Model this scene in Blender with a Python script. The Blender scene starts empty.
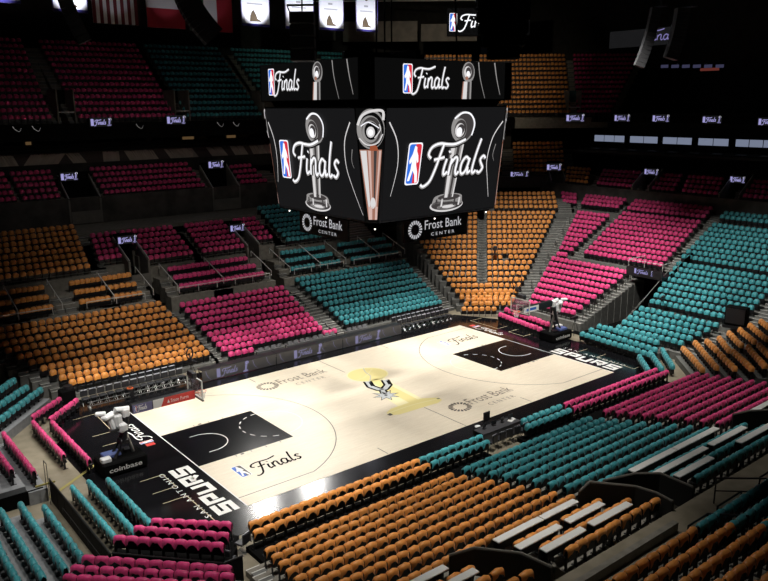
import bpy, math, random
import numpy as np
from mathutils import Matrix, Vector
random.seed(7)
S = bpy.context.scene
COL = S.collection
R = math.radians
# ------------------------------------------------------------------ camera
CAMP = (-29.6544, -37.0043, 18.1975); YAW, PIT, ROL, FPX = 0.8943, 0.2376, -0.0069, 768.51
f_ = Vector((math.cos(YAW)*math.cos(PIT), math.sin(YAW)*math.cos(PIT), -math.sin(PIT)))
r0 = f_.cross(Vector((0, 0, 1))).normalized(); u0 = r0.cross(f_)
r_ = r0*math.cos(ROL)+u0*math.sin(ROL); u_ = u0*math.cos(ROL)-r0*math.sin(ROL)
cd = bpy.data.cameras.new('camera'); cam = bpy.data.objects.new('camera', cd); COL.objects.link(cam)
cd.sensor_width = 36; cd.lens = 36*FPX/768; cd.clip_start = .1; cd.clip_end = 300
cam.matrix_world = Matrix(((r_.x, u_.x, -f_.x, CAMP[0]), (r_.y, u_.y, -f_.y, CAMP[1]), (r_.z, u_.z, -f_.z, CAMP[2]), (0, 0, 0, 1)))
S.camera = cam
def px_u(x, y, z):
    d = Vector((x, y, z))-Vector(CAMP); return 384+FPX*d.dot(r_)/d.dot(f_), 290.5-FPX*d.dot(u_)/d.dot(f_)
# ------------------------------------------------------------------ world, exposure, arena lights and added fill
S.view_settings.view_transform = 'Standard'; S.view_settings.look = 'None'; S.view_settings.gamma = 1
S.view_settings.use_curve_mapping = False; S.view_settings.exposure = 0.25
w = bpy.data.worlds.new('world'); S.world = w; w.use_nodes = True
w.node_tree.nodes['Background'].inputs[0].default_value = (.5, .6, .8, 1); w.node_tree.nodes['Background'].inputs[1].default_value = 0.0015
SPOTS = []
def spot(loc, aim, energy, angle, blend=.5, size=.5, col=(1, .97, .92)):
    l = bpy.data.lights.new('arena_or_fill_light', 'SPOT'); l.energy = energy; l.spot_size = R(angle); l.spot_blend = blend
    l.shadow_soft_size = size; l.color = col
    o = bpy.data.objects.new('arena_or_fill_light', l); COL.objects.link(o); o.location = loc
    d = Vector(aim)-Vector(loc); o.rotation_euler = d.to_track_quat('-Z', 'Y').to_euler(); SPOTS.append(loc)
for sx in (-14, -7, 0, 7, 14):
    spot((sx, 13.5, 27), (sx, 3.8, 0), 10500 if sx < 10 else 13500, 42, .7)
    spot((sx, -13.5, 27), (sx, -3.8, 0), 11500 if sx < 10 else 14500, 42, .7)
# cross lights whose edge falls on the lower rows of the far stand
for lx, ax in ((-18, -17), (-15.5, -12), (-13.5, -7), (-12.5, -2), (12.5, 2.5), (13.5, 7), (15.5, 12)):
    spot((lx, -8, 27), (ax, 7.2, 0), 14500, 24, .25)
spot((12, 3, 29), (18.5, 8.5, 1), 15000, 40, .8)
spot((12, -5, 29), (21.5, -4, 1), 15000, 44, .8)
spot((-10, 2, 29), (-20, -1, 0), 9500, 42, .8)
# broad low washes over the bowls
spot((-10, 0, 27), (-9, 16.5, 2), 9500, 37, 1)
spot((10, 0, 27), (6, 16.5, 2), 9500, 40, 1)
spot((10, 0, 29), (29, 10, 3), 32000, 46, .9)
spot((10, -2, 29), (29, -6, 3), 26000, 46, .9)
spot((-7, -17, 29), (-8, -15.5, 1.5), 13500, 46, 1)
spot((7, -17, 29), (8, -14.5, 1.5), 9500, 48, 1)
spot((-20, -16, 29), (-20, -11, 1), 9500, 46, 1)
spot((-24, -2, 28), (-22, -2, 1), 5000, 50, 1)
spot((10, 35, 26), (-12.5, -7.5, 0), 7000, 18, .9, .7)
spot((17.5, 36, 26.5), (-9.5, -7, 0), 7000, 18, .9, .7)
spot((-10, -17, 29), (-12, -24.5, 4), 3800, 36, 1)  # weak fill added to lift the dim near orange rows
spot((2, -15, 29), (1.5, -21, 3), 3000, 30, 1)  # fill added to brighten the teal suite box
spot((10, 10, 30), (45, 40, 20), 12000, 42, 1, col=(1, .88, .7))
spot((8, 8, 30), (24, 43, 22), 3500, 34, 1, col=(.9, 1, .8))  # greenish fill added to lift the upper teal seats
spot((-5, 5, 30), (0, 28, 8), 1400, 76, 1)

# ------------------------------------------------------------------ materials
MATS = {}
def mat(name, col, rough=.6, metal=0, emit=None, es=1, spec=.5, alpha=None):
    if name in MATS: return MATS[name]
    m = bpy.data.materials.new(name); m.use_nodes = True; b = m.node_tree.nodes['Principled BSDF']
    b.inputs['Base Color'].default_value = (*col, 1); b.inputs['Roughness'].default_value = rough
    b.inputs['Metallic'].default_value = metal; b.inputs['Specular IOR Level'].default_value = spec
    if emit: b.inputs['Emission Color'].default_value = (*emit, 1); b.inputs['Emission Strength'].default_value = es
    MATS[name] = m; return m
def noisy(name, c1, c2, scale, rough=.6, spec=.5, stretch=(1, 1, 1), bump=0):
    m = mat(name, c1, rough, spec=spec); nt = m.node_tree; b = nt.nodes['Principled BSDF']
    tc = nt.nodes.new('ShaderNodeTexCoord'); mp = nt.nodes.new('ShaderNodeMapping'); mp.inputs['Scale'].default_value = stretch
    nz = nt.nodes.new('ShaderNodeTexNoise'); nz.inputs['Scale'].default_value = scale; nz.inputs['Detail'].default_value = 5
    cr = nt.nodes.new('ShaderNodeValToRGB'); cr.color_ramp.elements[0].color = (*c1, 1); cr.color_ramp.elements[1].color = (*c2, 1)
    cr.color_ramp.elements[0].position = .35; cr.color_ramp.elements[1].position = .65
    L = nt.links.new; L(tc.outputs['Object'], mp.inputs['Vector']); L(mp.outputs[0], nz.inputs['Vector']); L(nz.outputs['Fac'], cr.inputs[0]); L(cr.outputs[0], b.inputs['Base Color'])
    if bump:
        bp = nt.nodes.new('ShaderNodeBump'); bp.inputs['Strength'].default_value = bump; L(nz.outputs['Fac'], bp.inputs['Height']); L(bp.outputs[0], b.inputs['Normal'])
    return m
def wood():
    m = mat('court_maple', (.8, .64, .42), .34, spec=.35); nt = m.node_tree; b = nt.nodes['Principled BSDF']; L = nt.links.new
    tc = nt.nodes.new('ShaderNodeTexCoord')
    br = nt.nodes.new('ShaderNodeTexBrick'); br.inputs['Scale'].default_value = 1; br.inputs['Brick Width'].default_value = 1.3; br.inputs['Row Height'].default_value = .12
    br.inputs['Mortar Size'].default_value = .002; br.inputs['Color1'].default_value = (.82, .73, .58, 1); br.inputs['Color2'].default_value = (.78, .685, .535, 1); br.inputs['Mortar'].default_value = (.66, .54, .4, 1)
    br.offset = .37
    nz = nt.nodes.new('ShaderNodeTexNoise'); nz.inputs['Scale'].default_value = 2.5; mp = nt.nodes.new('ShaderNodeMapping'); mp.inputs['Scale'].default_value = (.5, 6, 1)
    mx = nt.nodes.new('ShaderNodeMixRGB'); mx.blend_type = 'MULTIPLY'; mx.inputs[0].default_value = .22
    L(tc.outputs['Object'], br.inputs['Vector']); L(tc.outputs['Object'], mp.inputs[0]); L(mp.outputs[0], nz.inputs['Vector'])
    L(br.outputs['Color'], mx.inputs[1]); L(nz.outputs['Fac'], mx.inputs[2]); L(mx.outputs[0], b.inputs['Base Color'])
    return m
M_WOOD = wood()
M_BLACKC = mat('court_black', (.006, .006, .007), .16, spec=.35)
M_LINE = mat('court_line_dark', (.06, .05, .045), .4)
M_LTXT = mat('paint_umber', (.16, .13, .10), .45)
M_WHITE = mat('paint_white', (.78, .77, .74), .45)
M_CREAM = mat('paint_tan', (.5, .42, .27), .5)
M_GOLD = mat('paint_gold', (.72, .62, .27), .4)
M_GOLD2 = mat('paint_gold_pale', (.79, .72, .44), .4)
M_SILV = mat('paint_silver', (.45, .47, .48), .4)
M_RED = mat('paint_red', (.62, .05, .04), .45)
M_BLUE = mat('paint_blue', (.03, .12, .5), .45)
M_CONC = noisy('concrete', (.20, .185, .15), (.27, .25, .21), 3, .8)
M_CONCF = noisy('concrete_floor', (.22, .19, .13), (.29, .25, .18), 1.5, .55)
M_STEP = noisy('step_grey', (.13, .13, .12), (.18, .18, .165), 4, .7)
M_NOSE = mat('step_nosing', (.72, .71, .66), .5)
M_DECK = noisy('deck_grey', (.24, .25, .26), (.31, .32, .33), 4, .6)
M_LAT0 = mat('row_rail', (.2, .2, .18), .5)
M_DARK = mat('dark_plastic', (.012, .012, .014), .45)
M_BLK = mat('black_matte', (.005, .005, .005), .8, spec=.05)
M_CHAIR = mat('black_vinyl', (.03, .031, .035), .35)
M_STEEL = mat('steel', (.4, .4, .39), .35, .9)
M_RAIL = mat('rail_grey', (.60, .60, .57), .4, 0)
M_RAILB = mat('rail_black', (.015, .015, .015), .4)
M_WALLD = noisy('wall_dark', (.02, .019, .017), (.035, .032, .028), 1.2, .85)
M_WALLG = noisy('wall_grey', (.16, .15, .13), (.22, .2, .17), 1.2, .8)
M_COUNTER = mat('counter_white', (.84, .83, .78), .4)
M_YEL = mat('yellow_tape', (.36, .31, .09), .6)
M_PAD = mat('pad_white', (.82, .82, .82), .5)
M_GLASS = mat('board_glass', (.75, .8, .82), .1); 
g = M_GLASS.node_tree.nodes['Principled BSDF']; g.inputs['Transmission Weight'].default_value = .9; g.inputs['Alpha'].default_value = .35
M_NET = mat('net_cord', (.8, .8, .8), .7)
M_RIM = mat('rim_orange', (.8, .15, .03), .4)
# screens and lit signs really emit
def em(name, c, s): return mat('screen_'+name, (0, 0, 0), .4, emit=c, es=s, spec=.08)
E_BG = em('ground', (.0075, .0075, .008), 1)
E_BK = em('black', (.003, .003, .003), 1); E_W = em('white', (.9, .9, .95), 1.0); E_S = em('silver', (.25, .24, .235), 1); E_S2 = em('silver_dark', (.045, .04, .04), 1); E_S3 = em('silver_light', (.6, .58, .58), 1)
E_SG = em('sign_white', (.42, .42, .44), 1); E_R = em('red', (.6, .03, .05), 1); E_B = em('blue', (.03, .15, .65), 1); E_LV = em('lavender', (.28, .26, .52), 1); E_BR = em('bronze', (.30, .14, .10), 1); E_BR2 = em('rose', (.55, .38, .34), 1)
E_BANNER = mat('banner_cloth', (.75, .75, .80), .8); M_PURP = mat('banner_purple', (.04, .03, .22), .8); M_BRONZE = mat('banner_bronze', (.07, .045, .02), .7); M_GREYT = mat('banner_grey', (.35, .35, .38), .8)
E_WARM = em('warm_room', (.5, .30, .13), .14); E_PANEL = em('pale_panel', (.26, .30, .42), .55); E_LAMP = em('lamp_white', (1, .95, .85), 2.5)
def seatmat(n, c, c2):
    m = noisy(n, c, c2, 9, .42, spec=.45)
    nt = m.node_tree; b = nt.nodes['Principled BSDF']; b.inputs['Sheen Weight'].default_value = .15
    oi = nt.nodes.new('ShaderNodeObjectInfo'); hs = nt.nodes.new('ShaderNodeHueSaturation'); mr = nt.nodes.new('ShaderNodeMapRange')
    mr.inputs['To Min'].default_value = .85; mr.inputs['To Max'].default_value = 1.12
    src = b.inputs['Base Color'].links[0].from_socket
    nt.links.new(oi.outputs['Random'], mr.inputs['Value']); nt.links.new(mr.outputs[0], hs.inputs['Value']); nt.links.new(src, hs.inputs['Color']); nt.links.new(hs.outputs[0], b.inputs['Base Color'])
    return m
SM = {'orange': seatmat('shirt_orange', (.84, .30, .055), (.93, .39, .09)), 'pink': seatmat('shirt_pink', (.72, .045, .19), (.82, .07, .26)), 'teal': seatmat('shirt_teal', (.045, .31, .34), (.07, .39, .43))}

# ------------------------------------------------------------------ mesh helpers
class MB:
    def __init__(s): s.v = []; s.f = []; s.m = []; s.mats = []
    def mi(s, m):
        if m not in s.mats: s.mats.append(m)
        return s.mats.index(m)
    def add(s, vs, fs, m):
        k = len(s.v); s.v += [tuple(q) for q in vs]; i = s.mi(m); s.f += [tuple(k+a for a in q) for q in fs]; s.m += [i]*len(fs); return s
    def box(s, c, d, m, rz=0, bevel=0):
        x, y, z = d[0]/2, d[1]/2, d[2]/2; ca, sa = math.cos(rz), math.sin(rz)
        if bevel:
            b = min(bevel, x*.8, y*.8, z*.8); vs = []
            for zz, e in ((-z, b), (-z+b, 0), (z-b, 0), (z, b)):
                for (px, py) in ((-x+e, -y+b), (-x+b, -y+e), (x-b, -y+e), (x-e, -y+b), (x-e, y-b), (x-b, y-e), (-x+b, y-e), (-x+e, y-b)): vs.append((px, py, zz))
            fs = [tuple(range(7, -1, -1)), tuple(range(24, 32))]
            for l in range(3):
                for i in range(8): fs.append((l*8+i, l*8+(i+1) % 8, l*8+8+(i+1) % 8, l*8+8+i))
        else:
            vs = [(-x, -y, -z), (x, -y, -z), (x, y, -z), (-x, y, -z), (-x, -y, z), (x, -y, z), (x, y, z), (-x, y, z)]
            fs = [(0, 3, 2, 1), (4, 5, 6, 7), (0, 1, 5, 4), (1, 2, 6, 5), (2, 3, 7, 6), (3, 0, 4, 7)]
        return s.add([(c[0]+a*ca-b_*sa, c[1]+a*sa+b_*ca, c[2]+z_) for a, b_, z_ in vs], fs, m)
    def tube(s, pts, r, m, n=6, closed=False):
        P = [Vector(p) for p in pts]; rings = []; k = len(P)
        for i, p in enumerate(P):
            a = P[(i-1) % k] if (closed or i) else P[0]; b = P[(i+1) % k] if (closed or i < k-1) else P[-1]
            t = (b-a).normalized(); h = Vector((0, 0, 1)) if abs(t.z) < .9 else Vector((1, 0, 0)); x = t.cross(h).normalized(); y = x.cross(t)
            rings.append([p+x*r*math.cos(2*math.pi*j/n)+y*r*math.sin(2*math.pi*j/n) for j in range(n)])
        vs = [q for g_ in rings for q in g_]; fs = []
        for i in range(k if closed else k-1):
            for j in range(n): fs.append((i*n+j, i*n+(j+1) % n, ((i+1) % k)*n+(j+1) % n, ((i+1) % k)*n+j))
        if not closed: fs += [tuple(range(n-1, -1, -1)), tuple((k-1)*n+j for j in range(n))]
        return s.add(vs, fs, m)
    def cyl(s, c, r, h, m, n=16, r2=None):
        r2 = r if r2 is None else r2
        vs = [(c[0]+r*math.cos(2*math.pi*i/n), c[1]+r*math.sin(2*math.pi*i/n), c[2]) for i in range(n)]+[(c[0]+r2*math.cos(2*math.pi*i/n), c[1]+r2*math.sin(2*math.pi*i/n), c[2]+h) for i in range(n)]
        return s.add(vs, [tuple(range(n-1, -1, -1)), tuple(range(n, 2*n))]+[(i, (i+1) % n, n+(i+1) % n, n+i) for i in range(n)], m)
    def prism(s, poly, z0, z1, m, frame=None):
        n = len(poly); vs = [(a, b, z0) for a, b in poly]+[(a, b, z1) for a, b in poly]
        if frame: vs = [frame(*q) for q in vs]
        return s.add(vs, [tuple(range(n-1, -1, -1)), tuple(range(n, 2*n))]+[(i, (i+1) % n, n+(i+1) % n, n+i) for i in range(n)], m)
    def mesh(s, name, smooth=False):
        me = bpy.data.meshes.new(name); me.from_pydata(s.v, [], s.f)
        for m in s.mats: me.materials.append(m)
        me.polygons.foreach_set('material_index', s.m)
        if smooth: me.polygons.foreach_set('use_smooth', [True]*len(s.f))
        me.update(); return me
    def build(s, name, parent=None, smooth=False, loc=None, rz=0, **props):
        o = bpy.data.objects.new(name, s.mesh(name, smooth)); COL.objects.link(o); o.parent = parent
        if loc: o.location = loc
        if rz: o.rotation_euler[2] = rz
        for k, v in props.items(): o[k] = v
        return o
def inst(name, me, parent=None, loc=None, rz=0, **props):
    o = bpy.data.objects.new(name, me); COL.objects.link(o); o.parent = parent
    if loc: o.location = loc
    if rz: o.rotation_euler[2] = rz
    for k, v in props.items(): o[k] = v
    return o
def thing(name, label, cat, loc=(0, 0, 0), rz=0, group=None):
    o = bpy.data.objects.new(name, None); COL.objects.link(o); o.location = loc; o.rotation_euler[2] = rz; o.empty_display_size = .2
    o['label'] = label; o['category'] = cat
    if group: o['group'] = group
    return o
def tag(o, label, cat, group=None):
    o['label'] = label; o['category'] = cat
    if group: o['group'] = group
    return o

# ------------------------------------------------------------------ flat artwork on a real surface: frame maps (a, b, layer) to the world
def plane_frame(o, ex, ey, n):
    o, ex, ey, n = Vector(o), Vector(ex).normalized(), Vector(ey).normalized(), Vector(n).normalized()
    return lambda a, b, c: tuple(o+ex*a+ey*b+n*c)
def smooth_line(p, k=5):
    if len(p) < 3: return p
    out = []; q = [p[0]]+list(p)+[p[-1]]
    for i in range(1, len(q)-2):
        for t in np.linspace(0, 1, k, endpoint=False):
            a = []
            for c in (0, 1):
                p0, p1, p2, p3 = q[i-1][c], q[i][c], q[i+1][c], q[i+2][c]
                a.append(.5*((2*p1)+(-p0+p2)*t+(2*p0-5*p1+4*p2-p3)*t*t+(-p0+3*p1-3*p2+p3)*t**3))
            out.append(tuple(a))
    out.append(tuple(p[-1])); return out
class Art:
    def __init__(s, frame, th=.0015, base=.004): s.fr = frame; s.mb = MB(); s.base = base; s.th = th
    def poly(s, pts, m, layer=0):
        h = s.base+layer*s.th
        s.mb.add([s.fr(a, b, h) for a, b in pts], [tuple(range(len(pts)))], m)
    def ell(s, cx, cy, rx, ry, m, layer=0, n=24, rot=0):
        c_, s_ = math.cos(rot), math.sin(rot)
        s.poly([(cx+rx*math.cos(t)*c_-ry*math.sin(t)*s_, cy+rx*math.cos(t)*s_+ry*math.sin(t)*c_) for t in np.linspace(0, 2*math.pi, n, endpoint=False)], m, layer)
    def line(s, pts, w, m, layer=0, sm=False, closed=False, w2=None):
        if sm: pts = smooth_line(pts)
        k = len(pts); h = s.base+layer*s.th; L = []; Rr = []
        for i in range(k):
            a = pts[(i-1) % k] if (closed or i) else pts[0]; b = pts[(i+1) % k] if (closed or i < k-1) else pts[-1]; p = pts[i]
            d1 = Vector((p[0]-a[0], p[1]-a[1])); d2 = Vector((b[0]-p[0], b[1]-p[1]))
            if d1.length < 1e-9: d1 = d2
            if d2.length < 1e-9: d2 = d1
            d1.normalize(); d2.normalize(); n1 = Vector((-d1.y, d1.x)); n2 = Vector((-d2.y, d2.x)); n_ = n1+n2
            n_ = n_.normalized() if n_.length > 1e-6 else n1
            ww = (w if w2 is None else w+(w2-w)*i/(k-1))/2/max(.5, n_.dot(n1))
            L.append((p[0]+n_.x*ww, p[1]+n_.y*ww)); Rr.append((p[0]-n_.x*ww, p[1]-n_.y*ww))
        for i in range(k if closed else k-1):
            j = (i+1) % k; s.mb.add([s.fr(*q, h) for q in (Rr[i], Rr[j], L[j], L[i])], [(0, 1, 2, 3)], m)
    def arc(s, cx, cy, r, a0, a1, w, m, layer=0, n=48, ry=None, dash=0):
        t = np.linspace(R(a0), R(a1), n+1); P = [(cx+r*math.cos(q), cy+(ry or r)*math.sin(q)) for q in t]
        if dash:
            for i in range(0, n-dash+1, dash*2): s.line(P[i:i+dash+1], w, m, layer)
        else: s.line(P, w, m, layer)
    def text(s, body, x, y, h, m, layer=0, wd=None, bold=0):
        c = bpy.data.curves.new('t', 'FONT'); c.body = body; c.size = 1; c.offset = bold; c.resolution_u = 2
        o = bpy.data.objects.new('t', c); COL.objects.link(o); bpy.context.view_layer.update()
        me = bpy.data.meshes.new_from_object(o.evaluated_get(bpy.context.evaluated_depsgraph_get()))
        V = [tuple(v.co) for v in me.vertices]; F = [tuple(p.vertices) for p in me.polygons]
        bpy.data.objects.remove(o); bpy.data.curves.remove(c); bpy.data.meshes.remove(me)
        if not V: return
        x0 = min(v[0] for v in V); x1 = max(v[0] for v in V); sc = h/.72; sx = sc if wd is None else wd/(x1-x0); hh = s.base+layer*s.th
        s.mb.add([s.fr(x+(v[0]-x0)*sx, y+v[1]*sc, hh) for v in V], F, m)
    def finals(s, x, y, h, m, layer=0, w=.11, wd=None, shear=.22):
        sx = h if wd is None else wd/2.3
        for st in FIN:
            P = smooth_line(st, 4); s.line([(x+sx*(a+.12)+h*shear*b*.5, y+h*b) for a, b in P], w*h, m, layer)
    def nba(s, x, y, h, mats, layer=0, shear=0):
        Wm, Bm, Rm = mats; w_ = h*.44
        sh = lambda p: [(x+a*w_+shear*b*h, y+b*h) for a, b in p]
        def rr(e): 
            a, b, r = e, e*.44, .14; c = []
            for cx, cy, t0 in ((1-a-r, 1-b-r*.44, 0), (a+r, 1-b-r*.44, 90), (a+r, b+r*.44, 180), (1-a-r, b+r*.44, 270)):
                for t in (0, 30, 60, 90): c.append((cx+r*math.cos(R(t0+t)), cy+r*.44*math.sin(R(t0+t))))
            return c
        s.poly(sh(rr(0)), Wm, layer)
        full = rr(.07); L_ = [(min(a, .52), b) for a, b in full]; R__ = [(max(a, .52), b) for a, b in full]
        s.poly(sh(L_), Bm, layer+1); s.poly(sh(R__), Rm, layer+1)
        s.poly(sh([(.45, .93), (.60, .90), (.62, .80), (.74, .70), (.80, .55), (.72, .52), (.66, .62), (.66, .48), (.80, .30), (.86, .06), (.70, .04), (.62, .24), (.46, .34), (.30, .10), (.14, .10), (.30, .36), (.34, .56), (.20, .50), (.14, .58), (.34, .74)]), Wm, layer+2)
    def sunburst(s, cx, cy, r, m, layer=0, ry=None):
        ry = ry or r
        for i in range(18):
            t = 2*math.pi*i/18; d = .115
            s.poly([(cx+q*r*math.cos(t+e), cy+q*ry*math.sin(t+e)) for q, e in ((.58, -d*.8), (.95, -d), (1, 0), (.95, d), (.58, d*.8))], m, layer)
    def trophy(s, x, y, h, mats, layer=0, lean=.0, wide=1):
        A, B_, C_, D_ = mats   # silver, light, dark, white
        w_ = h*.2*wide; X = lambda a, b: (x+a*w_+lean*b*h, y+b*h)
        s.ell(*X(0, .06), w_*1.05, h*.068, B_, layer, 32); s.ell(*X(.02, .066), w_*.99, h*.056, C_, layer+1, 32); s.ell(*X(0, .045), w_*.62, h*.026, A, layer+2)
        s.poly([X(-.98, .07), X(-.9, .14), X(.9, .14), X(.98, .07), X(.5, .03), X(-.5, .03)], A, layer+1); s.ell(*X(.02, .058), w_*.9, h*.034, C_, layer+2, 28); s.ell(*X(.1, .045), w_*.4, h*.016, B_, layer+3)
        s.ell(*X(0, .14), w_*.9, h*.042, A, layer+3, 28); s.ell(*X(0.05, .142), w_*.7, h*.030, C_, layer+4, 28)
        for q in (-.7, -.35, .45, .75): s.poly([X(q-.05, .05), X(q+.05, .05), X(q+.05, .13), X(q-.05, .13)], B_ if q in (-.35, .75) else C_, layer+4)
        s.poly([X(-.3, .14), X(.3, .14), X(.44, .68), X(-.44, .68)], A, layer+4)
        s.poly([X(-.24, .14), X(-.06, .14), X(-.12, .68), X(-.34, .68)], B_, layer+5); s.poly([X(-.3, .14), X(-.26, .14), X(-.38, .68), X(-.44, .68)], C_, layer+5)
        s.poly([X(.0, .14), X(.12, .14), X(.2, .68), X(.02, .68)], C_, layer+5)
        s.poly([X(.22, .14), X(.3, .14), X(.42, .68), X(.32, .68)], B_, layer+5)
        s.ell(*X(0, .685), w_*.46, h*.02, C_, layer+6)
        s.ell(*X(.16, .845), w_*.72, h*.155, A, layer+6, 32); s.ell(*X(.26, .85), w_*.55, h*.135, C_, layer+7, 32)
        s.ell(*X(-.04, .82), w_*.46, h*.11, A, layer+8, 28); s.ell(*X(.02, .825), w_*.38, h*.092, C_, layer+9, 28); s.ell(*X(-.02, .815), w_*.30, h*.07, B_, layer+10); s.ell(*X(.04, .825), w_*.22, h*.05, C_, layer+11); s.ell(*X(-.04, .80), w_*.17, h*.045, D_, layer+12)
        s.line([X(-.45, .93), X(0, .985), X(.5, .97), X(.86, .88), X(.8, .76)], w_*.08, D_, layer+9, sm=True)
    def swoosh(s, pts, w, m, layer=0): s.line(pts, w, m, layer, sm=True, w2=w*.3)
    def done(s, name, parent=None, **p): return s.mb.build(name, parent, **p)
FIN = [[(-.02, .52), (-.14, .64), (-.06, .84), (.2, .93), (.5, .90), (.8, .90), (1.15, 1.02)],
       [(.36, .91), (.30, .62), (.22, .22), (.10, -.14), (-.10, -.28), (-.22, -.22)], [(.10, .47), (.48, .53)],
       [(.58, .48), (.54, .18), (.58, .02), (.70, .10)], [(.62, .66), (.65, .70)],
       [(.78, .48), (.76, .24), (.76, .0)], [(.77, .32), (.90, .50), (1.0, .44), (1.0, .12), (1.06, .0), (1.14, .08)],
       [(1.46, .42), (1.32, .50), (1.20, .34), (1.20, .10), (1.30, .0), (1.42, .12), (1.48, .46)], [(1.47, .2), (1.50, .02), (1.60, .08)],
       [(1.78, 1.02), (1.70, .6), (1.66, .14), (1.72, .0), (1.82, .08)],
       [(2.12, .42), (2.02, .50), (1.92, .40), (1.98, .28), (2.08, .14), (1.98, .0), (1.86, .06)]]
UPF = plane_frame((0, 0, 0), (1, 0, 0), (0, 1, 0), (0, 0, 1))

# ------------------------------------------------------------------ floor and court
HX, HY = 14.325, 7.62
fl = MB().box((9, 2, -.2), (125, 110, .4), M_CONCF).build('floor', kind='structure')
MB().prism([(-19.3, -8.9), (-18.6, -9.6), (17.2, -9.75), (18.2, -8.0), (18.2, 7.0), (16.4, 10.4), (-17.0, 11.1), (-18.4, 10.2), (-18.4, 6.0), (-19.3, 5)], 0, .02, M_BLACKC).build('court_apron', fl)
court = MB().box((0, 0, .024), (2*HX, 2*HY, .012), M_WOOD).build('court_floor', fl)
A = Art(UPF, .0006, .0306)
for sx in (-1, 1):
    X = lambda x: sx*x
    A.poly([(X(HX), -2.44), (X(8.53), -2.44), (X(8.53), 2.44), (X(HX), 2.44)], M_BLACKC, 0)
    A.line([(X(HX), -HY), (X(HX), HY)], .06, M_WHITE, 3)
    a = (90, 270) if sx > 0 else (-90, 90)
    A.arc(X(8.53), 0, 1.83, 90 if sx < 0 else -90, -90 if sx < 0 else -270, .05, mat('paint_pale', (.86, .80, .68), .4), 2)
    A.arc(X(8.53), 0, 1.83, 90 if sx < 0 else -90, 270 if sx < 0 else 90, .06, M_WHITE, 2, n=33, dash=2)
    A.arc(X(12.725), 0, 1.22, *((-90, 90) if sx < 0 else (90, 270)), .06, M_WHITE, 2)
    for yy in (-1.22, 1.22): A.line([(X(12.725), yy), (X(13.1), yy)], .06, M_WHITE, 2)
    tt = math.degrees(math.acos(3.9/7.24)); yv = 6.71; th = math.degrees(math.asin(yv/7.24))
    cx = 12.725; xb = cx-7.24*math.cos(R(th))
    A.line([(X(HX), yv), (X(xb), yv)], .05, M_LINE, 2); A.line([(X(HX), -yv), (X(xb), -yv)], .05, M_LINE, 2)
    A.arc(X(cx), 0, 7.24, *((-th, th) if sx < 0 else (180-th, 180+th)), .05, M_LINE, 2, n=64)
    for yy in (-2.44, 2.44):
        for xx in (2.13, 3.05, 3.96, 4.88): A.line([(X(HX-xx), yy+.03*math.copysign(1, yy)), (X(HX-xx), yy+.2*math.copysign(1, yy))], .05, M_LINE, 2)
        A.poly([(X(HX-2.6), yy*1.02), (X(HX-2.4), yy*1.02), (X(HX-2.4), yy*1.08), (X(HX-2.6), yy*1.08)], M_LINE, 2)
    for yy in (-HY, HY): A.line([(X(HX-8.53), yy*.99), (X(HX-8.53), yy*.87)], .05, M_LINE, 2)
A.line([(0, HY), (0, 4.35)], .05, M_LINE, 2); A.line([(0, -3.95), (0, -HY)], .05, M_LINE, 2)
A.done('court_lines', fl)
# gold trophy with team emblem at centre court
A = Art(UPF, .0006, .036)
A.ell(.95, 3.0, 1.5, 1.35, M_GOLD2, 0, 40); A.ell(.95, 3.0, 1.42, 1.27, M_GOLD, 1, 40)
A.line([(1.5, 4.2), (1.1, 3.4), (.9, 2.6), (.3, 1.9)], .07, M_SILV, 2, sm=True); A.line([(-.45, 2.6), (.5, 2.7), (1.9, 3.7)], .04, M_GOLD2, 2, sm=True)
A.poly([(-.35, 1.9), (1.35, 1.9), (.85, -2.9), (-1.15, -2.9)], M_GOLD2, 0); A.poly([(.25, 1.9), (.95, 1.9), (.55, -2.9), (-.25, -2.9)], M_GOLD, 1)
A.poly([(-2.3, -3.1), (-1.7, -2.8), (.9, -2.75), (1.75, -3.3), (1.7, -3.75), (1.2, -3.95), (-1.9, -3.85), (-2.5, -3.55)], M_GOLD, 2)
A.line([(-2.3, -3.25), (-.3, -3.2), (1.6, -3.45)], .06, M_GOLD2, 3, sm=True); A.poly([(-2.5, -3.4), (-2.2, -3.3), (-2.2, -3.6), (-2.45, -3.65)], M_LINE, 4); A.poly([(1.55, -3.35), (1.75, -3.4), (1.72, -3.55), (1.55, -3.5)], M_LINE, 4)
def spur(m, lay, g=0):
    an = R(-25); ca, sa = math.cos(an), math.sin(an)
    P = lambda p, q: (-.25+(p*.72)*ca-(q*.95)*sa, -.25+(p*.72)*sa+(q*.95)*ca)
    for s2 in (-1, 1): A.line([P(s2*.85, 2.2), P(s2*.82, 1.15), P(s2*.3, .5), P(0, .4)], .62-g, m, lay)
    A.line([P(0, .5), P(0, -.5)], .55-g, m, lay)
    A.poly([P((1.3 if i % 2 == 0 else .6)*math.cos(math.pi*i/8+.2)*(1-g*.45), -.72+(1.0 if i % 2 == 0 else .48)*math.sin(math.pi*i/8+.2)*(1-g*.45)) for i in range(16)], m, lay)
    return P
P_ = spur(M_BLK, 6); spur(M_SILV, 7, .3)
A.line([P_(-.68, 2.0), P_(-.66, 1.2)], .16, M_BLK, 9); A.line([P_(1.02, 2.0), P_(1.0, 1.2)], .18, M_BLK, 9); A.ell(*P_(0, -.72), .11, .11, M_BLK, 9)
A.done('centre_emblem', fl)
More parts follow.
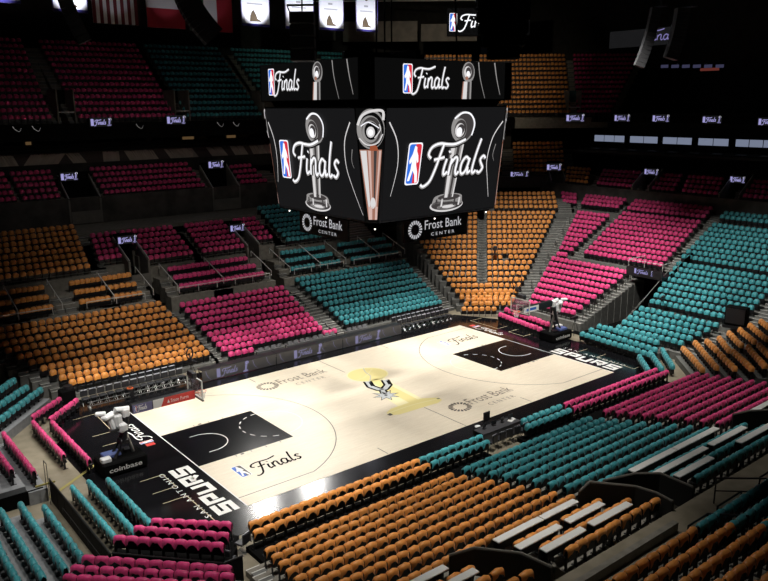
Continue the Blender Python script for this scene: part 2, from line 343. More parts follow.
# court lettering
A = Art(UPF, .0006, .0345)
A.sunburst(-5.55, 5.45, .78, M_LINE, 0, .72); A.text('Frost Bank', -4.65, 5.2, .95, M_LTXT, 0, 3.8); A.text('C E N T E R', -3.9, 4.35, .38, M_LTXT, 0, 2.3)
A.sunburst(1.75, -5.3, .78, M_LINE, 0, .72); A.text('Frost Bank', 2.65, -5.5, .95, M_LTXT, 0, 3.8); A.text('C E N T E R', 3.4, -6.35, .38, M_LTXT, 0, 2.3)
A.nba(-13.15, -5.0, 1.35, (M_WHITE, M_BLUE, M_LINE), 0); A.finals(-12.3, -5.0, 1.15, M_BLK, 3, .095, wd=2.8)
A.nba(9.6, 4.2, 1.2, (M_WHITE, M_SILV, M_BLUE), 0); A.finals(10.5, 4.2, 1.15, M_BLK, 3, .085, wd=2.7)
A.done('court_lettering', fl)
SPL = {'S': [[(1, .82), (1, 1), (0, 1), (0, .5), (1, .5), (1, 0), (0, 0), (0, .18)]], 'P': [[(0, 0), (0, 1), (1, 1), (1, .42), (.28, .42)]], 'U': [[(0, 1), (0, 0), (1, 0), (1, 1)]], 'R': [[(0, 0), (0, 1), (1, 1), (1, .45), (.28, .45)], [(.6, .4), (1, 0)]]}
for sx in (-1, 1):
    so, fo = (0, 0) if sx < 0 else (9.3, -8.7)
    fr = plane_frame((sx*(HX+.28), sx*7.55, 0), (0, -sx, 0), (sx, 0, 0), (0, 0, 1))
    A = Art(fr, .0006, .0206)
    x = .12+so
    for ch in 'SPURS':
        for st in SPL[ch]: A.line([(x+a*.72, .2+b*.82) for a, b in st], .27, M_WHITE, 0)
        x += 1.16
    A.text('S A N   A N T O N I O', .15+so, 1.42, .3, M_WHITE, 0, 5.4)
    # finals mark on the other half of the baseline
    A.poly([(9.15+fo, .3), (9.5+fo, .3), (9.5+fo, .8), (9.15+fo, .8)], M_RED, 0); A.nba(9.6+fo, .22, .75, (M_WHITE, M_BLUE, M_RED), 0)
    A.finals(10.2+fo, .3, .62, M_WHITE, 0, .13, wd=2.6)
    A.done('baseline_lettering', fl)
A = Art(UPF, .0006, .0206)
for sx in (-1, 1):
    for P in ([(17.4, -8.0), (16.1, -8.1), (16.1, -4.9), (17.3, -4.9)], [(17.3, -3.7), (16.1, -3.7), (16.1, -2.1), (17.3, -2.1)], [(17.3, 3.2), (16.15, 3.2)], [(17.3, 4.85), (16.15, 4.85), (16.05, 8.1), (17.4, 8.0)]):
        A.line([(sx*a, (b if sx < 0 else -b)) for a, b in P], .05, M_CREAM, 0)
A.done('apron_lines', fl)

# ------------------------------------------------------------------ seating data: (id, colour, outward angle, pitch, wording, left extra, right extra, rows of x0,y0,x1,y1,top)
BLOCKS = [
 ('cs_o', 'orange', -90, 0.52,'the courtside pair nearest the left corner', 0.1,0.1,[[-15.45,-10.3,-6.3,-10.3,0.95], [-15.8,-11.3,-6.5,-11.3,1.15]]),
 ('cs_t1', 'teal', -90, 0.52,'the courtside pair left of the table', 0.1,0.1,[[-5.8,-10.3,-1.75,-10.3,0.95], [-5.9,-11.3,-2.3,-11.3,1.15]]),
 ('cs_t2', 'teal', -90, 0.52,'the courtside pair right of the table', 0.1,0.1,[[1.9,-10.3,5.0,-10.3,0.95], [1.1,-11.3,4.6,-11.3,1.15]]),
 ('cs_p', 'pink', -90, 0.52,'the near courtside pair before the right corner', 0.1,0.1,[[5.7,-10.3,15.0,-10.3,0.95], [5.2,-11.3,14.7,-11.3,1.15]]),
 ('near_o', 'orange', -90, 0.52,'the near sideline block', 0.6,0.6,[[-16.17,-12.85,-6.37,-12.85,1.2], [-16.36,-13.72,-6.37,-13.72,1.42], [-16.56,-14.59,-6.37,-14.59,1.64], [-16.76,-15.46,-6.38,-15.46,1.87], [-16.95,-16.33,-6.38,-16.33,2.09], [-17.15,-17.2,-6.38,-17.2,2.31], [-17.35,-18.07,-6.39,-18.07,2.54], [-17.55,-18.94,-6.39,-18.94,2.76], [-17.74,-19.81,-6.39,-19.81,2.98]]),
 ('near_t', 'teal', -90, 0.52,'the near sideline block', 0.6,0.6,[[-5.24,-12.85,4.42,-12.85,1.2], [-5.25,-13.72,4.36,-13.72,1.42], [-5.25,-14.59,4.31,-14.59,1.64], [-5.26,-15.46,4.26,-15.46,1.87], [-5.27,-16.33,4.21,-16.33,2.09], [-5.28,-17.2,4.16,-17.2,2.31], [-5.28,-18.07,4.11,-18.07,2.54], [-5.29,-18.94,4.06,-18.94,2.76], [-5.3,-19.81,4.0,-19.81,2.98]]),
 ('near_p', 'pink', -90, 0.52,'the near sideline block', 0.6,0.6,[[5.99,-12.85,15.73,-12.85,1.2], [5.91,-13.72,15.38,-13.72,1.42], [5.83,-14.59,15.02,-14.59,1.64], [5.75,-15.46,14.67,-15.46,1.87], [5.67,-16.33,14.32,-16.33,2.09], [5.59,-17.2,13.96,-17.2,2.31], [5.51,-18.07,13.61,-18.07,2.54], [5.43,-18.94,13.26,-18.94,2.76], [5.35,-19.81,12.91,-19.81,2.98]]),
 ('box_o1', 'orange', -90, 0.56,'the left half of orange suite box', 0, 0, [[-10.77,-21.05,-8.98,-21.05,3.3], [-10.53,-22.0,-8.58,-22.0,3.54], [-10.31,-22.9,-8.2,-22.9,3.78]]),
 ('box_o2', 'orange', -90, 0.56,'right half, orange suite box', 0, 0, [[-8.2,-21.05,-6.36,-21.05,3.3], [-8.03,-22.0,-5.84,-22.0,3.54], [-7.87,-22.9,-5.35,-22.9,3.78]]),
 ('box_t1', 'teal', -90, 0.56,'the left half of teal suite box', 0, 0, [[-2.6,-21.05,1.19,-21.05,3.3], [-2.41,-22.0,1.12,-22.0,3.54], [-2.23,-22.9,1.05,-22.9,3.78]]),
 ('box_t2', 'teal', -90, 0.56,'the right half of teal suite box', 0, 0, [[1.65,-21.05,5.15,-21.05,3.3], [1.43,-22.0,5.08,-22.0,3.54], [1.21,-22.9,5.02,-22.9,3.78]]),
 ('box_o3', 'orange', -90, 0.56,'the suite box at bottom edge', 0, 0, [[-14.65,-21.05,-13.37,-21.05,3.3], [-14.3,-22.0,-12.99,-22.0,3.54], [-13.96,-22.9,-12.62,-22.9,3.78]]),
 ('low_o', 'orange', -90, 0.52,'the dim rows at bottom right', 1, 0.5,[[-13.62,-26.2,-8.76,-26.2,5.35], [-13.42,-27.05,-8.12,-27.05,5.65], [-13.22,-27.9,-7.48,-27.9,5.94], [-13.02,-28.75,-6.84,-28.75,6.24], [-12.82,-29.6,-6.2,-29.6,6.54], [-12.62,-30.45,-5.56,-30.45,6.84]]),
 ('low_t', 'teal', -90, 0.52,'the dim teal rows by right edge', 0.5,1, [[-8.12,-26.2,-3.36,-26.2,5.35], [-7.89,-27.05,-3.24,-27.05,5.65], [-7.66,-27.9,-3.12,-27.9,5.94]]),
 ('far_o', 'orange', 90, 0.52,'the far orange block above the team bench', 0.6,0.5,[[-16.09,11.95,-6.77,11.95,1.23], [-16.49,12.55,-6.84,12.55,1.47], [-16.89,13.15,-6.91,13.15,1.72], [-17.28,13.75,-6.98,13.75,1.97], [-17.78,14.5,-7.06,14.5,2.28], [-18.27,15.25,-7.15,15.25,2.59], [-18.77,16.0,-7.24,16.0,2.9], [-19.26,16.75,-7.33,16.75,3.21], [-19.76,17.5,-7.42,17.5,3.52], [-20.22,18.2,-7.5,18.2,3.8]]),
 ('far_p', 'pink', 90, 0.52,'the far sideline block', 0.6,0.9,[[-5.33,11.95,3.03,11.95,1.23], [-5.39,12.55,3.03,12.55,1.47], [-5.44,13.15,3.03,13.15,1.72], [-5.5,13.75,3.03,13.75,1.97], [-5.57,14.5,3.03,14.5,2.28], [-5.65,15.25,3.03,15.25,2.59], [-5.72,16.0,3.03,16.0,2.9], [-5.79,16.75,3.02,16.75,3.21], [-5.86,17.5,3.02,17.5,3.52]]),
 ('far_t', 'teal', 90, 0.52,'the far sideline block', 0.9,1.2,[[5.65,11.95,15.98,11.95,1.23], [5.59,12.55,16.08,12.55,1.47], [5.53,13.15,16.18,13.15,1.72], [5.48,13.75,16.29,13.75,1.97], [5.4,14.5,16.42,14.5,2.28], [5.33,15.25,16.55,15.25,2.59], [5.26,16.0,16.68,16.0,2.9], [5.18,16.75,16.8,16.75,3.21], [5.11,17.5,16.93,17.5,3.52], [5.04,18.2,17.05,18.2,3.8]]),
 ('fl_p1', 'pink', 90, 0.52,'the short row above the LED table', 0.1,0.1,[[-5.1,11.3,-3.5,11.3,0.95]]),
 ('fl_p2', 'pink', 90, 0.52,'the short row beside the media desks', 0.1,0.1,[[3.1,11.3,4.0,11.3,0.95]]),
 ('mz_a1', 'orange', 90, 0.42,'the far boxes', 0.8,0.8,[[-12.66,19.75,-10.76,19.75,4.44], [-12.61,20.95,-10.68,20.95,4.94], [-12.55,22.15,-10.6,22.15,5.43]]),
 ('mz_a2', 'orange', 90, 0.42,'the far boxes', 0.8,0.8,[[-10.11,19.75,-8.32,19.75,4.44], [-10.08,20.95,-8.25,20.95,4.94], [-10.06,22.15,-8.17,22.15,5.43]]),
 ('mz_a0', 'orange', 90, 0.42,'the far boxes', 0.8,0.8,[[-16.82,19.75,-14.91,19.75,4.44], [-16.77,20.95,-14.84,20.95,4.94], [-16.73,22.15,-14.77,22.15,5.43]]),
 ('mz_a00', 'orange', 90, 0.42,'the far boxes', 0.8,0.8,[[-19.06,19.75,-17.45,19.75,4.44], [-18.95,20.95,-17.38,20.95,4.94], [-18.83,22.15,-17.31,22.15,5.43]]),
 ('mz_b1', 'pink', 90, 0.42,'the far boxes', 0.8,0.8,[[-4.84,19.75,-1.61,19.75,4.44], [-4.76,20.95,-1.53,20.95,4.94], [-4.68,22.15,-1.46,22.15,5.43]]),
 ('mz_b2', 'pink', 90, 0.42,'the far boxes', 0.8,0.8,[[-1.16,19.75,2.48,19.75,4.44], [-1.02,20.95,2.35,20.95,4.94], [-0.89,22.15,2.23,22.15,5.43]]),
 ('mz_c1', 'teal', 90, 0.42,'the far boxes', 0.8,0.8,[[5.54,19.75,7.72,19.75,4.44], [5.79,20.95,8.01,20.95,4.94], [6.05,22.15,8.3,22.15,5.43]]),
 ('mz_c2', 'teal', 90, 0.42,'the far boxes', 0.8,0.8,[[8.61,19.75,10.49,19.75,4.44], [8.56,20.95,10.48,20.95,4.94], [8.5,22.15,10.47,22.15,5.43]]),
 ('mz_c3', 'teal', 90, 0.42,'the far boxes', 0.8,0.8,[[12.18,19.75,14.64,19.75,4.44], [12.29,20.95,14.89,20.95,4.94], [12.39,22.15,15.15,22.15,5.43]]),
 ('mz_c4', 'teal', 90, 0.42,'the far boxes', 0.8,0.8,[[15.2,19.75,17.44,19.75,4.44], [15.63,20.95,17.65,20.95,4.94], [16.06,22.15,17.87,22.15,5.43]]),
 ('t2_a', 'orange', 90, 0.52,'x', 0, 1.2,[[-19.74,23.55,-10.87,23.55,6.31], [-19.55,24.35,-10.76,24.35,6.65], [-19.36,25.15,-10.64,25.15,6.98], [-19.17,25.95,-10.53,25.95,7.32], [-18.98,26.75,-10.41,26.75,7.66], [-18.79,27.55,-10.3,27.55,7.99], [-18.6,28.35,-10.18,28.35,8.33], [-18.41,29.15,-10.07,29.15,8.66]]),
 ('t2_b0', 'pink', 90, 0.52,'x', 1.2,0, [[-9.48,24.35,-8.02,24.35,6.65], [-9.34,25.15,-7.8,25.15,6.98], [-9.19,25.95,-7.59,25.95,7.32], [-9.05,26.75,-7.38,26.75,7.66], [-8.91,27.55,-7.17,27.55,7.99]]),
 ('t2_b1', 'pink', 90, 0.52,'x', 0, 0.8,[[-5.68,23.55,-2.18,23.55,6.31], [-5.83,24.35,-2.17,24.35,6.65], [-5.97,25.15,-2.15,25.15,6.98], [-6.12,25.95,-2.14,25.95,7.32], [-6.26,26.75,-2.13,26.75,7.66], [-6.41,27.55,-2.11,27.55,7.99]]),
 ('t2_c1', 'pink', 90, 0.52,'x', 0.8,0, [[-0.89,23.55,2.76,23.55,6.31], [-0.83,24.35,2.78,24.35,6.65], [-0.76,25.15,2.8,25.15,6.98], [-0.7,25.95,2.81,25.95,7.32], [-0.63,26.75,2.83,26.75,7.66], [-0.57,27.55,2.85,27.55,7.99]]),
 ('t2_c2', 'pink', 90, 0.52,'x', 0, 1, [[4.41,24.35,6.13,24.35,6.65], [4.37,25.15,6.16,25.15,6.98], [4.34,25.95,6.19,25.95,7.32], [4.3,26.75,6.22,26.75,7.66], [4.27,27.55,6.26,27.55,7.99]]),
 ('t2_d', 'teal', 90, 0.52,'x', 1, 3, [[7.56,23.55,14.15,23.55,6.31], [7.61,24.35,14.32,24.35,6.65], [7.65,25.15,14.5,25.15,6.98], [7.7,25.95,14.67,25.95,7.32], [7.74,26.75,14.84,26.75,7.66], [7.79,27.55,15.01,27.55,7.99], [7.83,28.35,15.19,28.35,8.33], [7.88,29.15,15.36,29.15,8.66]]),
 ('t3_a', 'pink', 90, 0.52,'x', 1, 0.5,[[-11.99,35.0,-9.27,35.0,10.7], [-12.0,35.8,-9.18,35.8,11.18], [-12.01,36.6,-9.1,36.6,11.66], [-12.03,37.4,-9.02,37.4,12.14], [-12.04,38.2,-8.94,38.2,12.62]]),
 ('t3_a0', 'pink', 90, 0.52,'x', 0, 0, [[-16.39,35.0,-12.9,35.0,10.7], [-16.38,35.8,-12.91,35.8,11.18], [-16.37,36.6,-12.91,36.6,11.66], [-16.37,37.4,-12.92,37.4,12.14], [-16.36,38.2,-12.93,38.2,12.62]]),
 ('t3_b', 'pink', 90, 0.52,'x', 0.5,1, [[-4.9,35.0,4.81,35.0,10.7], [-4.91,35.8,4.75,35.8,11.18], [-4.93,36.6,4.7,36.6,11.66], [-4.94,37.4,4.64,37.4,12.14], [-4.95,38.2,4.59,38.2,12.62]]),
 ('t3_c', 'pink', 90, 0.52,'x', 0.5,2, [[9.33,35.0,12.01,35.0,10.7], [9.36,35.8,11.86,35.8,11.18], [9.38,36.6,11.7,36.6,11.66], [9.41,37.4,11.55,37.4,12.14]]),
 ('ud_1', 'pink', 90, 0.52,'x', 0, 0.8,[[-15.08,37.0,-8.72,37.0,17.55], [-14.85,37.8,-8.66,37.8,18.15], [-14.62,38.6,-8.61,38.6,18.75], [-14.39,39.4,-8.55,39.4,19.35], [-14.16,40.2,-8.5,40.2,19.95], [-13.93,41.0,-8.44,41.0,20.55], [-13.7,41.8,-8.39,41.8,21.15], [-13.47,42.6,-8.33,42.6,21.75], [-13.24,43.4,-8.27,43.4,22.35], [-13.01,44.2,-8.22,44.2,22.95], [-12.77,45.0,-8.16,45.0,23.55], [-12.54,45.8,-8.11,45.8,24.15], [-12.31,46.6,-8.05,46.6,24.75]]),
 ('ud_2', 'pink', 90, 0.52,'x', 0.8,1, [[-5.86,37.0,3.19,37.0,17.55], [-5.87,37.8,3.22,37.8,18.15], [-5.88,38.6,3.24,38.6,18.75], [-5.9,39.4,3.26,39.4,19.35], [-5.91,40.2,3.28,40.2,19.95], [-5.92,41.0,3.3,41.0,20.55], [-5.94,41.8,3.32,41.8,21.15], [-5.95,42.6,3.34,42.6,21.75], [-5.97,43.4,3.36,43.4,22.35], [-5.98,44.2,3.38,44.2,22.95], [-5.99,45.0,3.4,45.0,23.55], [-6.01,45.8,3.43,45.8,24.15], [-6.02,46.6,3.45,46.6,24.75]]),
 ('ud_3', 'teal', 90, 0.52,'x', 1, 1, [[4.74,37.0,12.85,37.0,17.55], [4.74,37.8,12.87,37.8,18.15], [4.74,38.6,12.88,38.6,18.75], [4.74,39.4,12.9,39.4,19.35], [4.74,40.2,12.91,40.2,19.95], [4.74,41.0,12.92,41.0,20.55], [4.74,41.8,12.94,41.8,21.15], [4.74,42.6,12.95,42.6,21.75], [4.74,43.4,12.96,43.4,22.35], [4.74,44.2,12.98,44.2,22.95], [4.74,45.0,12.99,45.0,23.55], [4.74,45.8,13.0,45.8,24.15], [4.74,46.6,13.02,46.6,24.75]]),
 ('ud_4', 'teal', 90, 0.52,'x', 1, 1, [[15.08,37.0,25.37,37.0,17.55], [15.08,37.8,25.37,37.8,18.15], [15.09,38.6,25.36,38.6,18.75], [15.09,39.4,25.36,39.4,19.35], [15.09,40.2,25.36,40.2,19.95], [15.1,41.0,25.35,41.0,20.55], [15.1,41.8,25.35,41.8,21.15], [15.11,42.6,25.35,42.6,21.75], [15.11,43.4,25.34,43.4,22.35], [15.12,44.2,25.34,44.2,22.95], [15.12,45.0,25.34,45.0,23.55], [15.13,45.8,25.33,45.8,24.15], [15.13,46.6,25.33,46.6,24.75]]),
 ('ud_5', 'teal', 90, 0.52,'x', 1, 0.5,[[27.43,37.0,32.25,37.0,17.55], [27.41,37.8,32.81,37.8,18.15], [27.4,38.6,33.38,38.6,18.75], [27.38,39.4,33.95,39.4,19.35], [27.36,40.2,34.52,40.2,19.95], [27.35,41.0,35.09,41.0,20.55], [27.33,41.8,35.65,41.8,21.15], [27.31,42.6,36.22,42.6,21.75], [27.29,43.4,36.79,43.4,22.35], [27.28,44.2,37.36,44.2,22.95], [27.26,45.0,37.92,45.0,23.55], [27.24,45.8,38.49,45.8,24.15], [27.23,46.6,39.06,46.6,24.75]]),
 ('cor_l', 'orange', 51, 0.52,'the corner block left of the grey aisle', 0.2,0.7,[[17.64,10.17,18.16,9.74,1.12], [17.93,11.05,18.79,10.36,1.48], [18.23,11.93,19.41,10.97,1.84], [18.52,12.81,20.03,11.59,2.19], [18.82,13.69,20.65,12.2,2.55], [19.12,14.57,21.27,12.82,2.91], [19.41,15.45,21.9,13.43,3.26], [19.71,16.32,22.52,14.05,3.62], [20.01,17.2,23.14,14.67,3.98], [20.3,18.08,23.76,15.28,4.33], [20.6,18.96,24.38,15.9,4.69], [20.89,19.84,25.01,16.51,5.05], [21.19,20.72,25.63,17.13,5.4], [21.49,21.6,26.25,17.75,5.76], [21.78,22.48,26.87,18.36,6.12], [22.08,23.36,27.49,18.98,6.47], [22.37,24.24,28.12,19.59,6.83], [22.67,25.12,28.74,20.21,7.19]]),
 ('cor_f', 'orange', 51, 0.52,'the front rows at foot of corner aisle', 0, 0, [[18.3,9.63,19.06,9.01,1.12], [18.92,10.25,19.69,9.62,1.48], [19.54,10.87,20.32,10.24,1.84], [20.16,11.48,20.94,10.85,2.19]]),
 ('cor_r', 'orange', 51, 0.52,'the corner block right of the grey aisle', 0.7,1.6,[[19.27,8.84,20.67,7.71,1.12], [19.89,9.46,21.53,8.14,1.48], [20.52,10.07,22.38,8.57,1.84], [21.14,10.69,23.23,9.0,2.19], [21.77,11.3,24.08,9.42,2.55], [22.39,11.91,24.93,9.85,2.91], [23.01,12.53,25.79,10.28,3.26], [23.64,13.14,26.64,10.71,3.62], [24.26,13.76,27.49,11.14,3.98], [24.89,14.37,28.34,11.57,4.33], [25.51,14.98,29.19,12.0,4.69], [26.14,15.6,30.05,12.43,5.05], [26.76,16.21,30.9,12.86,5.4], [27.38,16.83,31.75,13.29,5.76], [28.01,17.44,32.6,13.72,6.12], [28.63,18.06,33.45,14.15,6.47], [29.26,18.67,34.31,14.58,6.83], [29.88,19.28,35.16,15.01,7.19]]),
 ('cor_t', 'orange', 51, 0.52,'x', 1, 1.5,[[31.38,19.62,36.32,15.63,7.68], [32.04,20.25,36.94,16.28,8.05], [32.7,20.88,37.56,16.94,8.42], [33.35,21.5,38.18,17.59,8.79]]),
 ('t3_o', 'orange', 51, 0.52,'x', 2, 1, [[39.74,24.43,44.05,20.95,10.79], [40.31,25.0,44.64,21.5,11.27], [40.88,25.57,45.22,22.06,11.75], [41.45,26.14,45.81,22.61,12.23], [42.02,26.71,46.4,23.16,12.71], [42.59,27.28,46.98,23.72,13.19], [43.16,27.85,47.57,24.27,13.67]]),
 ('t3_ol', 'orange', 51, 0.52,'x', 2, 1, [[31.87,30.81,38.28,25.62,10.79], [32.41,31.4,38.86,26.18,11.27], [32.94,32.0,39.44,26.74,11.75], [33.48,32.6,40.03,27.29,12.23], [34.01,33.19,40.61,27.85,12.71], [34.55,33.79,41.19,28.41,13.19], [35.08,34.38,41.77,28.97,13.67]]),
 ('uc_1', 'orange', 51, 0.52,'x', 0.5,1, [[32.99,37.62,39.7,32.19,17.44], [33.51,38.23,40.26,32.76,18.04], [34.02,38.85,40.82,33.34,18.64], [34.54,39.46,41.38,33.91,19.24], [35.05,40.07,41.94,34.49,19.84], [35.57,40.68,42.5,35.07,20.44], [36.08,41.3,43.06,35.64,21.04], [36.6,41.91,43.62,36.22,21.64], [37.11,42.52,44.18,36.79,22.24], [37.63,43.13,44.75,37.37,22.84], [38.14,43.74,45.31,37.94,23.44], [38.66,44.36,45.87,38.52,24.04], [39.17,44.97,46.43,39.1,24.64]]),
 ('uc_2', 'orange', 51, 0.52,'x', 1, 1, [[40.85,31.26,49.18,24.51,17.44], [41.41,31.83,49.76,25.08,18.04], [41.97,32.41,50.33,25.64,18.64], [42.54,32.98,50.91,26.2,19.24], [43.1,33.56,51.48,26.77,19.84], [43.66,34.13,52.06,27.33,20.44], [44.22,34.71,52.63,27.89,21.04], [44.78,35.28,53.21,28.46,21.64], [45.34,35.86,53.78,29.02,22.24], [45.9,36.43,54.36,29.58,22.84], [46.46,37.01,54.94,30.15,23.44], [47.02,37.58,55.51,30.71,24.04], [47.59,38.16,56.09,31.27,24.64]]),
 ('uc_3', 'pink', 51, 0.52,'x', 1, 0, [[50.14,23.74,53.06,21.37,17.44], [50.73,24.29,53.95,21.68,18.04], [51.33,24.83,54.84,21.99,18.64], [51.92,25.38,55.73,22.29,19.24], [52.51,25.93,56.63,22.6,19.84], [53.11,26.48,57.52,22.91,20.44], [53.7,27.03,58.41,23.21,21.04], [54.29,27.58,59.3,23.52,21.64], [54.89,28.13,60.2,23.83,22.24], [55.48,28.67,61.09,24.13,22.84], [56.08,29.22,61.98,24.44,23.44], [56.67,29.77,62.87,24.75,24.04], [57.26,30.32,63.77,25.05,24.64]]),
 ('e_low', 'pink', 0, 0.5,'the far end pink block below the aisle', 0.3,0.8,[[20.9,5.53,20.9,0.99,1.64], [21.77,5.94,21.77,0.96,1.95], [22.64,6.35,22.64,0.93,2.26], [23.51,6.76,23.51,0.9,2.57], [24.38,7.17,24.38,0.87,2.87], [25.25,7.58,25.25,0.84,3.18], [26.12,7.98,26.12,0.81,3.49], [26.99,8.39,26.99,0.78,3.8], [27.86,8.8,27.86,0.76,4.11]]),
 ('e_ul', 'pink', 0, 0.52,'x', 1.0,0.6,[[28.8,8.96,28.8,8.18,4.44], [29.9,9.5,29.9,8.35,4.83], [30.77,9.93,30.77,8.48,5.14], [31.64,10.36,31.64,8.62,5.44], [32.51,10.79,32.51,8.75,5.75], [33.38,11.22,33.38,8.88,6.06], [34.25,11.64,34.25,9.01,6.37], [35.12,12.07,35.12,9.14,6.68], [35.99,12.5,35.99,9.28,6.98], [36.86,12.93,36.86,9.41,7.29], [38.9,13.93,38.9,9.72,8.01], [39.7,14.33,39.7,9.84,8.3], [40.5,14.72,40.5,9.96,8.58]]),
 ('e_ur', 'pink', 0, 0.52,'x', 0.6,0.9,[[29.9,6.57,29.9,-1.18,4.83], [30.77,6.74,30.77,-1.04,5.14], [31.64,6.9,31.64,-0.91,5.44], [32.51,7.06,32.51,-0.77,5.75], [33.38,7.22,33.38,-0.64,6.06], [34.25,7.39,34.25,-0.5,6.37], [35.12,7.55,35.12,-0.37,6.68], [35.99,7.71,35.99,-0.23,6.98], [36.86,7.87,36.86,-0.1,7.29], [37.73,8.03,37.73,0.04,7.6], [38.9,8.25,38.9,0.22,8.01], [39.7,8.4,39.7,0.34,8.3], [40.5,8.55,40.5,0.47,8.58]]),
 ('e_tl', 'pink', 0, 0.52,'x', 0, 0, [[38.9,16.49,38.9,15.09,8.01], [39.7,17.24,39.7,15.72,8.3], [40.5,17.98,40.5,16.36,8.58]]),
 ('f_low', 'teal', 0, 0.52,'the far end teal block above the baseline seats', 0.3,1, [[20.5,-3.7,20.5,-8.94,1.5], [21.22,-3.71,21.22,-9.19,1.75], [21.94,-3.72,21.94,-9.45,2.01], [22.66,-3.73,22.66,-9.7,2.26], [23.38,-3.75,23.38,-9.96,2.52]]),
 ('f_mid', 'teal', 0, 0.52,'the far end teal block', 0.3,2, [[24.6,-3.92,24.6,-11.13,2.95], [25.44,-3.72,25.44,-11.08,3.25], [26.28,-3.53,26.28,-11.03,3.55], [27.12,-3.33,27.12,-10.99,3.84], [27.96,-3.14,27.96,-10.94,4.14], [28.8,-2.94,28.8,-10.89,4.44], [29.64,-2.74,29.64,-10.84,4.74], [30.48,-2.55,30.48,-10.8,5.03]]),
 ('f_up', 'teal', 0, 0.52,'x', 0.8,1, [[31.7,-2.27,31.7,-12.25,5.46], [32.54,-2.18,32.54,-12.2,5.76], [33.38,-2.09,33.38,-12.16,6.06], [34.22,-2.0,34.22,-12.12,6.36], [35.06,-1.91,35.06,-12.07,6.65], [35.9,-1.82,35.9,-12.03,6.95], [36.74,-1.73,36.74,-11.99,7.25], [37.58,-1.64,37.58,-11.94,7.55], [39.2,-1.47,39.2,-11.86,8.12], [40.0,-1.39,40.0,-11.81,8.4]]),
 ('r_1', 'orange', 0, 0.52,'x', 0, 0, [[42.0,18.66,42.0,16.04,9.9], [42.85,19.27,42.85,16.58,10.28], [43.7,19.88,43.7,17.12,10.67], [44.55,20.49,44.55,17.66,11.05]]),
 ('r_2', 'pink', 0, 0.52,'x', 0.6,0.6,[[42.0,14.33,42.0,10.16,9.9], [42.85,14.72,42.85,10.47,10.28], [43.7,15.11,43.7,10.78,10.67], [44.55,15.49,44.55,11.09,11.05]]),
 ('r_3', 'pink', 0, 0.52,'x', 0.6,0.6,[[42.0,7.53,42.0,5.42,9.9], [42.85,7.92,42.85,5.67,10.28], [43.7,8.31,43.7,5.93,10.67], [44.55,8.71,44.55,6.18,11.05]]),
 ('r_4', 'pink', 0, 0.52,'x', 0.6,0.6,[[42.0,4.14,42.0,0.88,9.9], [42.85,4.47,42.85,1.16,10.28], [43.7,4.8,43.7,1.45,10.67], [44.55,5.13,44.55,1.74,11.05]]),
 ('r_5', 'pink', 0, 0.52,'x', 0.6,0.6,[[42.0,-2.04,42.0,-7.19,9.9], [42.85,-1.67,42.85,-7.1,10.28], [43.7,-1.3,43.7,-7.0,10.67], [44.55,-0.93,44.55,-6.91,11.05]]),
 ('e_tc', 'teal', 0, 0.52,'the right baseline seats', 0.1,0.1,[[18.33,-1.95,17.88,-8.1,0.95], [18.91,-2.34,18.34,-8.18,1.25], [19.44,-2.68,19.08,-7.85,1.55]]),
 ('e_pc', 'pink', 0, 0.52,'the right baseline seats', 0.1,0.1,[[17.64,6.01,16.86,1.1,0.95], [18.42,6.05,17.65,0.96,1.25]]),
 ('e_oc', 'orange', 51, 0.52,'the far right corner floor row', 0.1,0.1,[[16.65,9.47,18.66,7.77,0.95]]),
 ('e_oc2', 'orange', 51, 0.52,'the far right corner rows', 0.1,0.1,[[18.23,10.56,21.23,8.01,1.3], [18.55,11.67,21.73,8.96,1.6]]),
 ('e_tn', 'teal', -45, 0.52,'the three diagonal rows by right corner', 0.1,0.1,[[16.75,-8.03,14.92,-9.84,0.95], [18.14,-8.01,15.82,-10.33,0.95], [19.42,-8.17,16.76,-10.57,0.95]]),
 ('e_on', 'orange', -45, 0.52,'the long diagonal rows by right corner', 0.1,0.1,[[19.69,-9.62,16.5,-12.84,1.4], [20.84,-9.87,17.01,-13.51,1.6]]),
 ('e_on1', 'orange', -45, 0.52,'upper diagonal rows, right edge', 0.1,0.1,[[20.99,-10.63,19.53,-12.12,1.9], [21.4,-11.31,19.28,-13.14,2.2], [22.13,-11.62,20.03,-13.55,2.5], [22.44,-12.23,20.61,-14.12,2.8], [23.04,-12.61,20.72,-14.9,3.1], [23.7,-13.04,21.22,-15.42,3.4]]),
 ('e_on2', 'orange', -45, 0.52,'lower diagonal rows, right edge', 0.1,0.1,[[18.3,-13.04,16.29,-15.04,2.1], [18.67,-13.71,16.23,-16.11,2.4], [19.32,-14.36,16.51,-16.75,2.7], [19.34,-15.05,17.01,-17.09,3.0]]),
 ('l_pc', 'pink', 135, 0.52,'the angled pair in far left corner', 0.1,0.1,[[-18.74,7.24,-16.83,9.08,0.95], [-19.48,8.09,-17.62,9.79,1.0]]),
 ('l_py', 'pink', 180, 0.52,'the floor pair behind left baseline', 0.1,0.1,[[-18.9,6.4,-18.9,0.5,0.95], [-19.75,7.1,-19.75,1.9,0.97]]),
 ('l_pd', 'pink', 180, 0.52,'the deck rows at left edge', 0.4,0.4,[[-21.75,4.9,-21.75,-0.4,1.6], [-22.6,5.5,-22.6,0.1,1.75]]),
 ('l_ty', 'teal', 180, 0.52,'the floor rows behind left baseline', 0.1,0.1,[[-18.9,-2.5,-18.9,-7.3,0.95], [-19.7,-2.15,-19.7,-7.7,0.97], [-20.5,-2.25,-20.5,-7.8,0.99]]),
 ('l_pn', 'pink', 225, 0.52,'the upper corner trio', 0.1,0.1,[[-18.78,-7.98,-16.65,-10.09,1.25], [-19.74,-8.52,-17.32,-11.15,1.5], [-20.76,-9.14,-18.0,-12.06,1.75]]),
